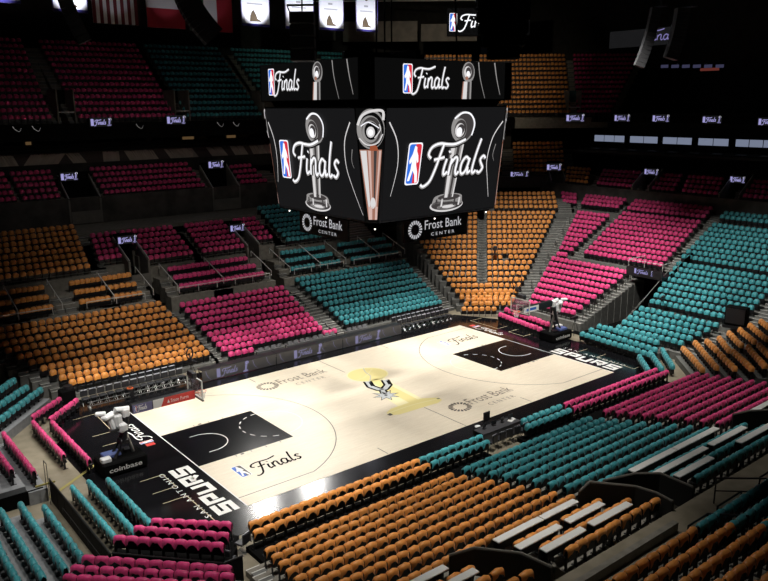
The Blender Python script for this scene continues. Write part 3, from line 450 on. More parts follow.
 ('l_pn2', 'pink', 225, 0.52,'the bottom left corner block', 0.3,0.3,[[-22.4,-10.51,-18.81,-14.27,2.2], [-23.04,-11.38,-19.17,-15.15,2.5], [-23.54,-12.25,-19.55,-16.12,2.8], [-24.06,-12.98,-19.97,-17.09,3.1]]),
 ('l_td', 'teal', 180, 0.52,'the raised rows by left edge', 0.4,0.4,[[-22.45,-5.1,-22.45,-10.0,1.9], [-23.25,-4.6,-23.25,-10.3,2.1], [-24.1,-5.0,-24.1,-10.7,2.3], [-24.9,-5.6,-24.9,-11.3,2.5]]),
 ('l_tt', 'teal', 135, 0.52,'the slanted rows at left edge', 0.1,0.1,[[-21.98,6.97,-18.33,11.02,1.5], [-21.85,8.32,-19.08,11.14,1.8], [-21.5,9.79,-19.53,12.06,2.1]]),
]

STANDS = {}
def stand_of(n):
    p = n.split('_')[0]
    return {'cs': 'riser_courtside', 'near': 'stand_near', 'box': 'stand_near', 'low': 'stand_near_upper', 'far': 'stand_far', 'mz': 'stand_far', 'fl': None, 't2': 'stand_far_second', 't3': 'stand_far_third', 'ud': 'stand_far_upper',
            'cor': 'stand_corner', 'uc': 'stand_corner_upper', 'e': 'stand_right', 'f': 'stand_right', 'r': 'stand_right_second', 'l': 'stand_left'}.get(p)
SEATS = []
ORD = 'first second third fourth fifth sixth seventh eighth ninth tenth eleventh twelfth thirteenth fourteenth fifteenth sixteenth seventeenth eighteenth nineteenth twentieth twenty-first twenty-second twenty-third twenty-fourth twenty-fifth'.split()
NARROW = .42
for (bn, colr, phi, pitch, desc, al, ar, rows) in BLOCKS:
    nx, ny = math.cos(R(phi)), math.sin(R(phi)); rz = R(phi+180-90); sn = stand_of(bn)
    nrow = len(rows)
    for ri, (x0, y0, x1, y1, zt) in enumerate(rows):
        zt -= .04
        L = math.hypot(x1-x0, y1-y0); n = int(round(L/pitch))+1; ux, uy = (x1-x0)/L, (y1-y0)/L
        row = []
        for k in range(n):
            if bn == 'cor_r' and ri == 8 and k == 3: continue
            t = k/(n-1) if n > 1 else .5
            row.append([x0+(x1-x0)*t, y0+(y1-y0)*t, max(0.0, zt-.9)])
        us = sorted(range(len(row)), key=lambda i: px_u(*row[i])[0]); rank = {i: j for j, i in enumerate(us)}
        for i, s_ in enumerate(row): SEATS.append((colr, s_, rz, bn, ri, nrow, rank[i], len(row), desc, 1.12 if pitch >= .56 else 1.0))
        # terrace under the row
        zf = zt-.9
        if zf > .06 and sn:
            mb = STANDS.setdefault(sn, MB())
            if ri+1 < nrow: q = rows[ri+1]; dep = (q[0]-x0)*nx+(q[1]-y0)*ny; 
            elif ri > 0: q = rows[ri-1]; dep = (x0-q[0])*nx+(y0-q[1])*ny
            else: dep = .9
            dep = max(.6, min(1.4, abs(dep)))
            back = dep-.42 if ri+1 < nrow else max(.5, dep-.42)
            if ri == nrow-1: back += .5
            lo, hi = (-al, L+ar) if px_u(x0, y0, 1)[0] < px_u(x1, y1, 1)[0] else (-ar, L+al)
            lo -= .3; hi += .3
            cx = x0+ux*(lo+hi)/2+nx*(back-.42)/2; cy = y0+uy*(lo+hi)/2+ny*(back-.42)/2
            hgt = min(zf, 1.3) if sn != 'riser_courtside' else zf
            if bn in ('cor_f', 'e_low', 'f_low', 'f_mid', 'far_o', 'far_p', 'far_t', 'near_o', 'near_t', 'near_p', 'l_td', 'l_pd', 'l_pn', 'l_pn2', 'e_on', 'e_on1', 'e_on2', 'e_tc', 'e_pc', 'cor_l', 'cor_r', 'e_oc2', 'l_tt'): hgt = zf
            dm = M_BLK if bn == 'l_pn' else M_DECK if bn.startswith('l_') else (M_BLK if sn == 'riser_courtside' else (M_STEP if bn[0] in 'efc' else M_CONC))
            mb.box((cx, cy, zf-hgt/2), (hi-lo, back+.42, hgt), dm, math.atan2(uy, ux))
            if bn[:3] in ('far', 't2_') and (ri >= 4 or bn[:2] == 't2'): mb.box((x0+ux*L/2-nx*.40, y0+uy*L/2-ny*.40, zf+.28), (L+.3, .03, .03), M_LAT0, math.atan2(uy, ux))
            # aisle half steps with light nosings
            if sn != 'riser_courtside' and ri+1 < nrow and bn not in ('l_td', 'l_pd', 'l_pn', 'l_pn2', 'l_ty', 'l_py') and (al >= .5 or ar >= .5):
                rise = (rows[ri+1][4]-rows[ri][4])
                for side, wv in ((-1, -lo-.3), (1, hi-L-.3)):
                    if wv < .5: continue
                    for (d_, zz) in ((dep-.42-.2, zf+rise/2),):
                        c0 = -wv/2-.3 if side < 0 else L+.3+wv/2
                        cx = x0+ux*c0+nx*d_; cy = y0+uy*c0+ny*d_
                        mb.box((cx, cy, zz-rise/4), (wv, .4, rise/2), M_STEP, math.atan2(uy, ux))
                        mb.box((cx-nx*.19, cy-ny*.19, zz+.006), (wv, .05, .012), M_NOSE, math.atan2(uy, ux))
                        mb.box((x0+ux*c0-nx*.39, y0+uy*c0-ny*.39, zf+.006), (wv, .05, .012), M_NOSE, math.atan2(uy, ux))
for k, mb in STANDS.items(): mb.build(k, kind='structure')

# ------------------------------------------------------------------ seat model
def cover_mesh(m, seed, fine):
    rnd = random.Random(seed); mb = MB()
    xs = [-.225, -.205, -.14, -.05, .05, .14, .205, .225] if fine else [-.215, -.12, .12, .215]
    prof = [(.19, .55), (.19, .64), (.175, .74), (.135, .83), (.06, .895), (-.03, .905), (-.11, .87), (-.15, .80), (-.16, .70)] if fine else [(.19, .56), (.175, .74), (.11, .87), (-.02, .905), (-.13, .84), (-.155, .68)]
    vs = []; n = len(prof)
    for i, x in enumerate(xs):
        e = abs(x)/.225; drop = .13*e**4; sq = 1-.42*e**5
        bk = rnd.uniform(-.035, .035)-.11*e**2+.03; ft = rnd.uniform(-.03, .03)
        for j, (y, z) in enumerate(prof):
            zz = z-drop*max(0, (z-.5)/.4)
            if j == n-1: zz += bk
            if j == n-2: zz += bk*.25
            if j == 0: zz += ft
            wv = (rnd.uniform(-.012, .012) if fine else 0)
            vs.append((x+(rnd.uniform(-.006, .006) if fine else 0), (y-.03)*sq+.03+wv, zz))
    fs = [(i*n+j, i*n+j+1, (i+1)*n+j+1, (i+1)*n+j) for i in range(len(xs)-1) for j in range(n-1)]
    fs += [tuple(range(n-1, -1, -1)), tuple((len(xs)-1)*n+j for j in range(n))]
    mb.add(vs, fs, m); return mb
def drape_mesh(m, seed):
    # a shirt thrown over the seat back: short in the middle, hanging at the sleeves
    rnd = random.Random(seed); mb = MB(); xs = [-.25, -.235, -.17, -.09, 0, .09, .17, .235, .25]
    prof = [(.115, .60), (.125, .70), (.11, .80), (.07, .875), (.0, .91), (-.07, .895), (-.115, .84), (-.135, .77), (-.14, .70)]
    vs = []; n = len(prof); c0 = rnd.uniform(-.25, .25); dr = rnd.uniform(.7, 1.3)
    for i, x in enumerate(xs):
        e = abs(x)/.25; e2 = min(1, abs(x/.25-c0*.4)); bk = (.055-.21*e2**2)*dr+rnd.uniform(-.03, .03); ft = .05-.12*e*e+rnd.uniform(-.03, .03); j0 = rnd.uniform(-.012, .012)
        for j, (y, z) in enumerate(prof):
            zz = z-.07*e**4*max(0, (z-.5)/.4)+j0*.6
            if j == n-1: zz += bk
            if j == n-2: zz += bk*.5
            if j == 0: zz += ft
            vs.append((x+rnd.uniform(-.006, .006), y*(1-.25*e**5)+j0+rnd.uniform(-.008, .008), zz))
    fs = [(i*n+j, i*n+j+1, (i+1)*n+j+1, (i+1)*n+j) for i in range(len(xs)-1) for j in range(n-1)]
    mb.add(vs, fs, m); return mb
HARD = MB()
pan_me = MB().box((0, .075, .50), (.43, .07, .36), M_DARK, bevel=.025).box((0, .1, .34), (.38, .12, .06), M_DARK, bevel=.02).mesh('seat_pan')
back_me = MB().box((0, -.03, .58), (.40, .08, .5), M_DARK, bevel=.03).mesh('backrest')
leg_l = MB().box((0, 0, .2), (.035, .09, .4), M_DARK).box((0, .02, .01), (.05, .26, .02), M_DARK).box((0, .06, .55), (.045, .26, .035), M_DARK, bevel=.01).box((0, -.03, .47), (.03, .05, .16), M_DARK).mesh('side_standard')
COVER = {c: [cover_mesh(SM[c], 10*i+5, True).mesh('shirt_cover', True) for i in range(6)] for c in SM}
DRAPE = {c: [drape_mesh(SM[c], 7*i+2).mesh('shirt_cover', True) for i in range(9)] for c in SM}
lowcov = {c: cover_mesh(SM[c], 3, False) for c in SM}
lowdark = MB().box((0, .02, .44), (.40, .16, .46), M_DARK).box((0, .1, .50), (.42, .1, .34), M_DARK).box((.22, 0, .2), (.03, .1, .4), M_DARK)
by = {c: [] for c in SM}
for s_ in SEATS:
    d = (Vector(s_[1])-Vector(CAMP)).length; u, v = px_u(s_[1][0], s_[1][1], s_[1][2]+.7)
    inside = -4 < u < 772 and -4 < v < 585
    by[s_[0]].append((0 if inside else 1, d, s_))
ROWN = lambda ri, n: 'only row' if n == 1 else ('front row' if ri == 0 else ('back row' if ri == n-1 else ORD[ri]+' row'))
for c, lst in by.items():
    lst.sort(key=lambda q: (q[0], q[1])); near_ = lst[:300]; rest = lst[300:]
    for (_, _, (cc, p, rz, bn, ri, nr, rk, nn, desc, ws)) in near_:
        where = 'first from left' if rk == 0 else ('rightmost one' if rk == nn-1 and rk > 2 else ORD[rk]+' from left')
        t = thing(c+'_seat', f"{c}-covered seat, {where}, {ROWN(ri, nr)} of {desc}", 'seat', p, rz, group=f"{c} covered seats of {desc}")
        t.scale = (ws, 1, 1)
        inst('seat_pan', pan_me, t); inst('backrest', back_me, t)
        o_ = inst('shirt_cover', random.choice((DRAPE if bn[:2] in ('ne', 'cs', 'bo', 'lo', 'l_') else COVER)[c]), t); o_.rotation_euler[2] = random.uniform(-.07, .07)
        inst('side_standard', leg_l, t, (-.225, 0, 0)); inst('side_standard', leg_l, t, (.225, 0, 0))
    VS = []; FS = []; MI = []; k = 0
    V1 = np.array(lowcov[c].v+lowdark.v); F1 = lowcov[c].f+[tuple(a+len(lowcov[c].v) for a in f) for f in lowdark.f]; m1 = [0]*len(lowcov[c].f)+[1]*len(lowdark.f)
    for (_, _, (cc, p, rz, *r__)) in rest:
        ca, sa = math.cos(rz), math.sin(rz); j = random.uniform(.97, 1.03)
        VS.append(np.stack([V1[:, 0]*ca-V1[:, 1]*sa+p[0], V1[:, 0]*sa+V1[:, 1]*ca+p[1], V1[:, 2]*j+p[2]], 1)); FS += [tuple(a+k for a in f) for f in F1]; MI += m1; k += len(V1)
    me = bpy.data.meshes.new(c+'_seats'); me.from_pydata(np.concatenate(VS).tolist(), [], FS); me.materials.append(SM[c]); me.materials.append(M_DARK)
    me.polygons.foreach_set('material_index', MI); me.polygons.foreach_set('use_smooth', [q == 0 for q in MI]); me.update()
    o = inst(c+'_seats', me, kind='stuff', label=f'more distant {c} shirt-covered seats filling the far stands and upper deck', category='seats')
M_LAT = mat('lattice_grey', (.10, .10, .095), .5)
M_WALLM = noisy('wall_mid', (.05, .045, .04), (.10, .09, .08), .8, .85)

# ------------------------------------------------------------------ enclosing walls, concourses, ceiling
def slab(name, c, d, m, rz=0, **k): return MB().box(c, d, m, rz).build(name, kind='structure', **k)
C51 = (math.cos(R(51)), math.sin(R(51)))
def cpt(d, t, z): return (C51[0]*d-C51[1]*t, C51[1]*d+C51[0]*t, z)
slab('floor_concourse_far', (2, 32.2, 7.6), (60, 5.6, .3), M_CONC)
slab('floor_concourse_right', (41.6, 0, 6.9), (3, 40, .3), M_CONC)
slab('floor_concourse_corner', cpt(41.5, 1, 7.5), (6, 22, .3), M_CONC, R(51))
slab('wall_far_third', (1, 34.5, 8.9), (60, .3, 2.6), M_WALLM)
slab('wall_right_second', (41.5, 4, 8.0), (.3, 36, 2.6), M_WALLM)
slab('wall_corner_third', cpt(43.5, 1, 8.9), (.3, 24, 2.6), M_WALLM, R(51))
slab('wall_far_suites', (0, 41.5, 14.5), (70, .3, 6), M_BLK)
slab('floor_suites_far', (0, 39.8, 14.2), (66, 3.6, .25), M_BLK)
slab('trim_far_fascia', (0, 36.5, 15.95), (62, .35, 1.5), M_BLK)
slab('wall_corner_suites', cpt(51.5, 1, 14.0), (.3, 34, 6.5), M_WALLD, R(51))
slab('trim_corner_fascia', cpt(49.4, 1, 15.85), (.35, 34, 1.45), M_BLK, R(51))
slab('wall_right_suites', (52.5, -4, 13), (.3, 50, 8), M_WALLD)
slab('floor_suites_right', (49.5, 2, 12.7), (6, 44, .25), M_WALLD)
slab('trim_right_fascia', (51.2, 4, 16.3), (.35, 44, .75), M_BLK)
slab('wall_right', (69, 0, 20), (.4, 110, 40), M_WALLD)
slab('wall_far', (0, 53, 20), (125, .4, 40), M_WALLD)
slab('wall_left', (-48, 0, 20), (.4, 110, 40), M_WALLD)
slab('wall_near', (0, -50, 20), (125, .4, 40), M_WALLD)
slab('ceiling', (9, 0, 40), (125, 110, .5), M_BLK)
# pale draped wall behind the far second tier
def drape():
    rnd = random.Random(4); mb = MB(); mb.box((2, 39.0, 13.45), (44, .05, 1.05), M_DRAPE2); x = -20
    while x < 24:
        w_ = rnd.uniform(1.2, 3.2); s_ = rnd.uniform(-1.2, 1.6); n = int(w_/.25)
        for k in range(n):
            a0, a1 = x+w_*k/n, x+w_*(k+1)/n; y0 = 38.93+.04*math.sin(k*1.7); y1 = 38.93+.04*math.sin((k+1)*1.7)
            mb.add([(a0, y0, 12.97), (a1, y1, 12.97), (a1*1.0+s_*.6, y1, 13.93-rnd.uniform(0, .12)), (a0+s_*.6, y0, 13.93)], [(0, 1, 2, 3)], M_DRAPE)
        x += w_+rnd.uniform(.3, 1.6)
    return mb.build('wall_far_drape', kind='structure')
M_DRAPE = mat('drape_pale', (.34, .30, .26), .8); M_DRAPE2 = mat('drape_dark', (.05, .04, .04), .8)
drape()
slab('wall_far_drape_base', (2, 39.2, 12.9), (60, .2, 2.4), M_WALLD)
# suite fronts: warm lit rooms between dark dividers
for i, (x, wd, lit) in enumerate(((-12.6, .5, 1), (-9.6, .5, 1), (2.2, .25, 0), (6.5, 1.3, 1), (11.6, 1.1, 1), (17, .6, 1), (24, .8, 1))):
    o = MB().box((x, 41.3, 15.3), (wd, .1, 1.2), E_WARM if lit else M_WALLG).box((x, 41.32, 15.3), (wd+.3, .1, 1.5), M_WALLG).build('window_%d' % (i+1), kind='structure')
for x in range(-18, 34, 5):
    slab('wall_suite_divider', (x+.6, 40.2, 15.2), (.2, 2.4, 2), M_WALLD)
slab('trim_suite_rail', (0, 38.0, 14.6), (62, .08, .5), M_BLK)
# lit pale panels of the right-hand suites (five pairs)
def rp(u0, u1, i):
    # world y on plane x=49 of the two ends
    t = thing('lit_counter_panel', ['pale lit suite panel pair nearest the corner stand', 'pale lit suite panel pair, second from left', 'middle pair of the five pale lit suite panels', 'pale lit suite panel pair, fourth from left', 'pale lit suite panel row, rightmost and longest'][i], 'light panel', (49, 0, 0), 0, 'pale lit panels along the right suites')
    return t
for i, (y0, y1, nn) in enumerate(((20.4, 16.2, 3), (15.5, 11.9, 2), (11.3, 7.8, 2), (7.1, 3.7, 2), (3.0, -1.3, 3))):
    t = rp(0, 0, i)
    MB().box((.1, (y0+y1)/2, 14.1), (.12, y0-y1+.12, .95), M_BLK).build('frame', t)
    for k in range(nn):
        a = y0+(y1-y0)*k/nn; b = y0+(y1-y0)*(k+1)/nn
        MB().box((0, (a+b)/2, 14.1), (.08, abs(b-a)-.12, .72), E_PANEL).build('lit_panel', t)
slab('trim_right_suite_rail', (46.8, 3, 12.6), (.1, 44, .7), M_BLK)
for i in range(9):
    y = 19-i*2.5; tag(MB().box((47.4, y, 13.0), (.5, .9, .06), mat('table_top_grey', (.3, .3, .32), .3)).cyl((47.4, y, 12.75), .05, .25, M_DARK, 8).build('cafe_table'), f'small grey suite table, {ORD[i]} from left below the pale lit panels', 'table', 'tables in the right suites')

# ------------------------------------------------------------------ LED signs: small display boards with the finals mark
NBAM = (E_W, E_B, E_R); TRM = (E_S, E_S3, E_S2, E_W)
def led(name, o, ex, wid, hgt, label, cat='sign', group=None, big=False, dim=False, n=None, depth=.12, layer_th=.004, txt=True):
    ex = Vector(ex).normalized(); ey = Vector((0, 0, 1)); n = ex.cross(ey) if n is None else Vector(n)
    t = thing(name, label, cat, o, 0, group); z = Vector((0, 0, 0))
    fr = plane_frame((0, 0, 0), ex, ey, n)
    mb = MB(); mb.prism([(0, 0), (wid, 0), (wid, hgt), (0, hgt)], -depth, 0, M_BLK, fr); mb.build('housing', t)
    a = Art(fr, layer_th, .01); a.poly([(.02, .02), (wid-.02, .02), (wid-.02, hgt-.02), (.02, hgt-.02)], E_BG, -1)
    h = hgt
    if big:
        a.nba(.3, h*.16, h*.66, NBAM, 0); a.finals(1.75, h*.3, h*.5, E_W, 0, .1, wd=5.0); a.trophy(9.3, h*.05, h*.85, (E_S, E_S3, E_S2, E_W), 0, lean=.12, wide=.9)
    elif dim:
        a.finals(wid-4.6, h*.3, h*.6, em('dim_lavender', (.16, .14, .32), 1), 0, .1, wd=4.4)
    elif txt:
        a.nba(.06*wid, h*.12, h*.72, NBAM if big else (E_LV, E_LV, E_LV), 0); a.finals(.06*wid+h*.42, h*.26, h*.5, E_LV, 0, .15, wd=wid*.5)
        a.trophy(wid*.86, h*.08, h*.84, (E_LV, E_LV, E_BG, E_W), 0, lean=.1, wide=1.3)
    a.done('display', t); return t
G2 = 'small finals signs over the stand entrances'
for i, (o, ex, wid, hg, lab) in enumerate((
    ((-7.75, 25.2, 7.12), (1, 0, 0), 1.7, .72, 'small lit finals sign over the entrance beside the dim orange seats'),
    ((2.5, 25.2, 7.05), (1, 0, 0), 1.5, .72, 'small lit finals sign over the entrance above the far pink block'),
    ((-8.6, 36, 11.6), (1, 0, 0), 1.6, .8, 'small lit finals sign at upper left, in the third tier'),
    ((6.0, 36, 11.9), (1, 0, 0), 1.8, .85, 'small lit finals sign in third tier, left of hanging scoreboard'),
    ((38.4, 24.2, 9.85), (.776, -.63, 0), 2.3, .7, 'small lit finals sign on the wall above the corner orange seats'),
    ((41.7, 21.55, 10.55), (.776, -.63, 0), 1.8, .85, 'small lit finals sign over the entrance right of the dim corner tier'),
    ((43.4, 9.8, 10.75), (0, -1, 0), 1.8, .72, 'small lit finals sign over the entrance between dim pink rows'),
    ((43.4, .4, 10.6), (0, -1, 0), 1.6, .7, 'small lit finals sign at the right, above the teal end seats'),
    ((-5.4, 36.3, 16.35), (1, 0, 0), 2.1, .85, 'lit finals segment of the far ribbon, under the upper red seats'),
    ((2.0, 36.3, 16.4), (1, 0, 0), 2.1, .9, 'lit finals segment of the far ribbon, under the upper teal seats'),
    ((47.9, 24.0, 15.95), (.776, -.63, 0), 2.4, 1.0, 'lit finals ribbon segment under the upper corner aisle'),
    ((50.95, 19.2, 16.0), (0, -1, 0), 2.3, .9, 'lit finals ribbon segment above the pale panels, leftmost of four'),
    ((50.95, 14.1, 16.0), (0, -1, 0), 2.3, .9, 'lit finals ribbon segment above the pale panels, second of four'),
    ((50.95, 8.0, 15.95), (0, -1, 0), 2.3, .85, 'lit finals ribbon segment above the pale panels, third of four'),
    ((50.95, 1.9, 15.8), (0, -1, 0), 2.3, .85, 'lit finals ribbon segment above the pale panels, by right edge'))):
    led('led_sign', o, ex, wid, hg, lab, group=G2 if i < 8 else 'finals segments of the ribbon display')
# curved light strokes of the ribbon animation
rb = thing('ribbon_display', 'dark ribbon display with thin white curves under the far upper deck', 'display', (0, 36.3, 16.3))
a = Art(plane_frame((0, 0, 0), (1, 0, 0), (0, 0, 1), (0, -1, 0)), .003, .0)
for x in (-12, -10.4, -1, 7.5, 9.3, 13.5, 15):
    a.swoosh([(x, .25), (x+.15, .0), (x+.5, -.2), (x+.7, .1)], .035, E_S, 1)
a.done('display_curves', rb)
MB().box((2, .07, 0), (36, .1, .8), M_BLK).build('housing', rb)

# entrances cut into the tiers: side walls with pale rails and a dark opening
def vomitory(name, label, x0, x1, y0, y1, z0, z1, rz=0, org=(0, 0)):
    t = thing(name, label, 'entrance', (org[0], org[1], 0), rz, 'stair entrances in the tiers')
    for x in (x0, x1):
        mb = MB(); fr = lambda a_, b_, c_, x=x: (x+c_, a_, b_)
        mb.prism([(y0, z0-1.8), (y1, z0-1.8), (y1, z1+.5), (y0, z0+.4)], -.08, .08, M_WALLG, fr); mb.build('side_wall', t)
        MB().tube([(x, y0, z0+.55), (x, y1, z1+.65)], .045, M_RAIL).build('rail', t)
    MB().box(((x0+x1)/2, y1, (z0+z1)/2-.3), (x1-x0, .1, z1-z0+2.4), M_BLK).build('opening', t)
    MB().box(((x0+x1)/2, y0-.02, z0-1.2), (x1-x0-.2, .06, 1.1), M_WALLG).build('front_panel', t)
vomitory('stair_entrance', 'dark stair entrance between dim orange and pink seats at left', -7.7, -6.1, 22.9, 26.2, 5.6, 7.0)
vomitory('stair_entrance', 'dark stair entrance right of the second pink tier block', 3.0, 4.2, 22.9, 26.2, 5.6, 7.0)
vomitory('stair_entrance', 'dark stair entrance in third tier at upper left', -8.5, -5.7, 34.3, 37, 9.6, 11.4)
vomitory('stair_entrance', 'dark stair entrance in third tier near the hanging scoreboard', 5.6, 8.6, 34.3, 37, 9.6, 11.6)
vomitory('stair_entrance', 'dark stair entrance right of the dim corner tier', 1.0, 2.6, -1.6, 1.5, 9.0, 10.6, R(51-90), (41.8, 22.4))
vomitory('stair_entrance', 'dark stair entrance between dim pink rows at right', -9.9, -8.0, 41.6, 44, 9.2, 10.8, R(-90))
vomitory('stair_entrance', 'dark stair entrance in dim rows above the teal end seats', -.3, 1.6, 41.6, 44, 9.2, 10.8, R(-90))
for (x, y, rz, z, lab) in ((-7.2, 36.8, 0, 17.4, 'upper deck entrance between the red blocks at upper left'), (4.0, 36.8, 0, 17.4, 'upper deck entrance between red and teal blocks'), (14.0, 36.8, 0, 17.4, 'upper deck entrance beside scoreboard among teal seats'), (49.7, 24.1, R(51-90), 17.4, 'upper deck entrance with teal doorway, right of upper orange seats')):
    t = thing('upper_entrance', lab, 'entrance', (x, y, 0), rz, 'upper deck entrances')
    MB().box((-.75, 1.2, z+.8), (.12, 2.6, 3.0), M_WALLG).build('side_wall', t); MB().box((.75, 1.2, z+.8), (.12, 2.6, 3.0), M_WALLG).build('side_wall', t)
    MB().box((0, 2.4, z+.8), (1.4, .1, 3.0), M_BLK if 'teal doorway' not in lab else mat('teal_door', (.02, .09, .09), .6)).build('doorway', t)
    MB().box((0, 0, z+.3), (1.6, .1, .1), M_RAIL).build('gate_rail', t)

# ------------------------------------------------------------------ centre-hung scoreboard
jb = thing('hanging_scoreboard', 'large four-sided video scoreboard hanging above centre court showing silver trophies', 'scoreboard', (0, -.3, 0))
def octa(h, c): return [(-h, -h+c), (-h+c, -h), (h-c, -h), (h, -h+c), (h, h-c), (h-c, h), (-h+c, h), (-h, h-c)]
def rect(h, g, c): return [(-h, -g+c), (-h+c, -g), (h-c, -g), (h, -g+c), (h, g-c), (h-c, g), (-h+c, g), (-h, g-c)]
def loft(mb, p0, z0, p1, z1, m, cap=True):
    n = len(p0); vs = [(a, b, z0) for a, b in p0]+[(a, b, z1) for a, b in p1]
    fs = [(i, (i+1) % n, n+(i+1) % n, n+i) for i in range(n)]
    if cap: fs += [tuple(range(n-1, -1, -1)), tuple(range(n, 2*n))]
    mb.add(vs, fs, m)
mb = MB(); loft(mb, octa(4.9, .5), 12.05, octa(5.6, 1.1), 18.1, M_DARK); loft(mb, octa(4.7, .5), 11.95, octa(4.7, .5), 12.06, M_BLK); loft(mb, octa(5.1, .9), 18.1, octa(5.1, .5), 18.45, M_BLK); mb.build('main_body', jb)
mb = MB(); loft(mb, rect(5.6, 5.1, .2), 18.4, rect(5.6, 5.1, .2), 20.5, M_BLK); mb.build('upper_ring', jb)
mb = MB()
for q in ((-3, -3), (3, -3), (3, 3), (-3, 3), (0, 0)): mb.tube([(q[0], q[1], 20.5), (q[0]*.8, q[1]*.8, 39.8)], .05, M_RAILB)
mb.box((0, 0, 20.9), (6, .3, .5), M_RAILB).box((0, 0, 20.9), (.3, 6, .5), M_RAILB); mb.build('hoist_cables', jb)
tilt = Vector((0, .6, 6.05)).normalized()
faces = []
for k in range(4):
    rot = Matrix.Rotation(R(-90*k), 3, 'Z')   # k=0: facing -y (right face), k=1: facing -x (left face)
    ex = rot @ Vector((1, 0, 0)); out = rot @ Vector((0, -1, 0)); ey = Vector((0, 0, 6.05))+out*.7
    o = rot @ Vector((0, -4.9, 12.05)); ey.normalize(); nn = ex.cross(ey).normalized()
    fr = plane_frame(o, ex, ey, nn)
    a = Art(fr, .006, .02); H = 6.05
    a.poly([(-4.3, .1), (4.3, .1), (4.42, H-.05), (-4.42, H-.05)], E_BG, -1)
    a.done('main_screen', jb)
    a = Art(fr, .006, .035)
    SH = 0 if k % 2 == 0 else -.4
    a.trophy(.35+SH, .25, 5.55, TRM, 0, lean=.11, wide=1.1); a.done('trophy_image', jb)
    a = Art(fr, .006, .035)
    a.nba(-2.95+SH, 1.95, 2.25, NBAM, 12, shear=.06); a.done('league_logo', jb)
    a = Art(fr, .006, .035)
    a.finals(-1.55+SH, 2.3, 1.9, E_BK, 12, .20, wd=4.6, shear=.35); a.finals(-1.55+SH, 2.31, 1.9, E_S, 13, .125, wd=4.6, shear=.35); a.finals(-1.55+SH, 2.33, 1.9, E_W, 15, .06, wd=4.6, shear=.35); a.done('finals_lettering', jb)
    a = Art(fr, .006, .035)
    if k % 2: STK = [[(3.95, 5.3), (3.3, 4.3), (3.2, 3.0), (3.6, 1.8), (4.25, .4)], [(-4.3, 5.2), (-3.9, 4.2), (-3.85, 3.0), (-4.1, 1.6)]]
    else: STK = [[(-4.2, 5.3), (-3.6, 4.3), (-3.45, 3.0), (-3.8, 1.4)], [(4.3, 5.2), (3.6, 4.3), (3.3, 3.0), (3.5, 1.9), (3.75, .8)]]
    for st in STK: a.swoosh(st, .08, E_S3, 0); a.done('light_streak', jb); a = Art(fr, .006, .035)
    a.swoosh([(3.9, 3.9), (3.75, 3.3), (3.9, 2.9)], .05, E_S, 0)
    a.done('main_graphic', jb)
    # upper ring screen
    fr2 = plane_frame(rot @ Vector((0, -(5.1 if k % 2 == 0 else 5.6), 18.4)), ex, (0, 0, 1), out); a = Art(fr2, .005, .02)
    a.poly([(-4.8, .05), (4.8, .05), (4.8, 2.1), (-4.8, 2.1)], E_BK, -1); a.done('ring_screen', jb)
    a = Art(fr2, .005, .035); X0 = -2.95 if k % 2 == 0 else -3.9
    a.nba(X0, .35, 1.5, NBAM, 0); a.done('ring_logo', jb); a = Art(fr2, .005, .035); a.finals(X0+.72, .62, 1.1, E_S, 0, .13, wd=2.6); a.finals(X0+.72, .63, 1.1, E_W, 1, .06, wd=2.6); a.done('ring_lettering', jb); a = Art(fr2, .005, .035)
    cx = X0+(4.75 if k % 2 == 0 else 5.1)
    a.poly([(cx-.42, .06), (cx-.1, .06), (cx-.05, 1.0), (cx-.32, 1.0)], E_S3, 0); a.poly([(cx-.1, .06), (cx+.12, .06), (cx+.14, 1.0), (cx-.05, 1.0)], E_S2, 0); a.poly([(cx-.5, .06), (cx-.42, .06), (cx-.32, 1.0), (cx-.4, 1.0)], E_BR, 0); a.poly([(cx+.12, .06), (cx+.24, .06), (cx+.27, 1.0), (cx+.14, 1.0)], E_S, 0)
    a.ell(cx+.02, 1.5, .48, .55, E_S, 0); a.ell(cx+.05, 1.55, .38, .44, E_S2, 1); a.ell(cx-.05, 1.5, .28, .32, E_S3, 2); a.ell(cx, 1.55, .2, .22, E_S2, 3); a.ell(cx-.02, 1.42, .13, .15, E_W, 4); a.ell(cx-.12, 1.18, .12, .1, E_BR, 4)
    a.swoosh([(2.6, 2.05), (2.75, 1.2), (3.15, .1)], .08, E_S, 0); a.swoosh([(3.9, 2.05), (4.1, 1.2), (4.4, .3)], .1, E_S, 0)
    a.done('ring_graphic', jb)
    # chamfer corner screen with tall trophy
    c0 = rot @ Vector((-4.05, -4.55+.5, 0))
    p0 = rot @ Vector((-4.05, -4.05, 0)); ex2 = (rot @ Vector((1, -1, 0))).normalized(); out2 = (rot @ Vector((-1, -1, 0))).normalized()
    ob = rot @ Vector((-4.65, -4.65, 12.05)); ey2 = Vector((0, 0, 6.05))+out2*.57; ey2.normalize(); n2 = ex2.cross(ey2).normalized()
    fr3 = plane_frame(ob, ex2, ey2, n2); a = Art(fr3, .006, .03)
    a.poly([(-.33, .08), (.33, .08), (.76, 6.0), (-.76, 6.0)], E_BK, -1); a.done('corner_screen', jb)
    a = Art(fr3, .006, .05)
    a.poly([(-.22, .2), (.24, .2), (.56, 3.9), (-.60, 3.9)], E_BR, 0); a.poly([(-.21, .9), (-.1, .9), (-.24, 3.85), (-.56, 3.85)], E_S3, 1); a.poly([(-.06, .9), (.0, .9), (-.02, 3.85), (-.16, 3.85)], E_BR2, 1); a.poly([(.07, .9), (.12, .9), (.30, 3.85), (.14, 3.85)], E_S2, 1); a.poly([(.16, .9), (.22, .9), (.53, 3.85), (.42, 3.85)], E_BR2, 1)
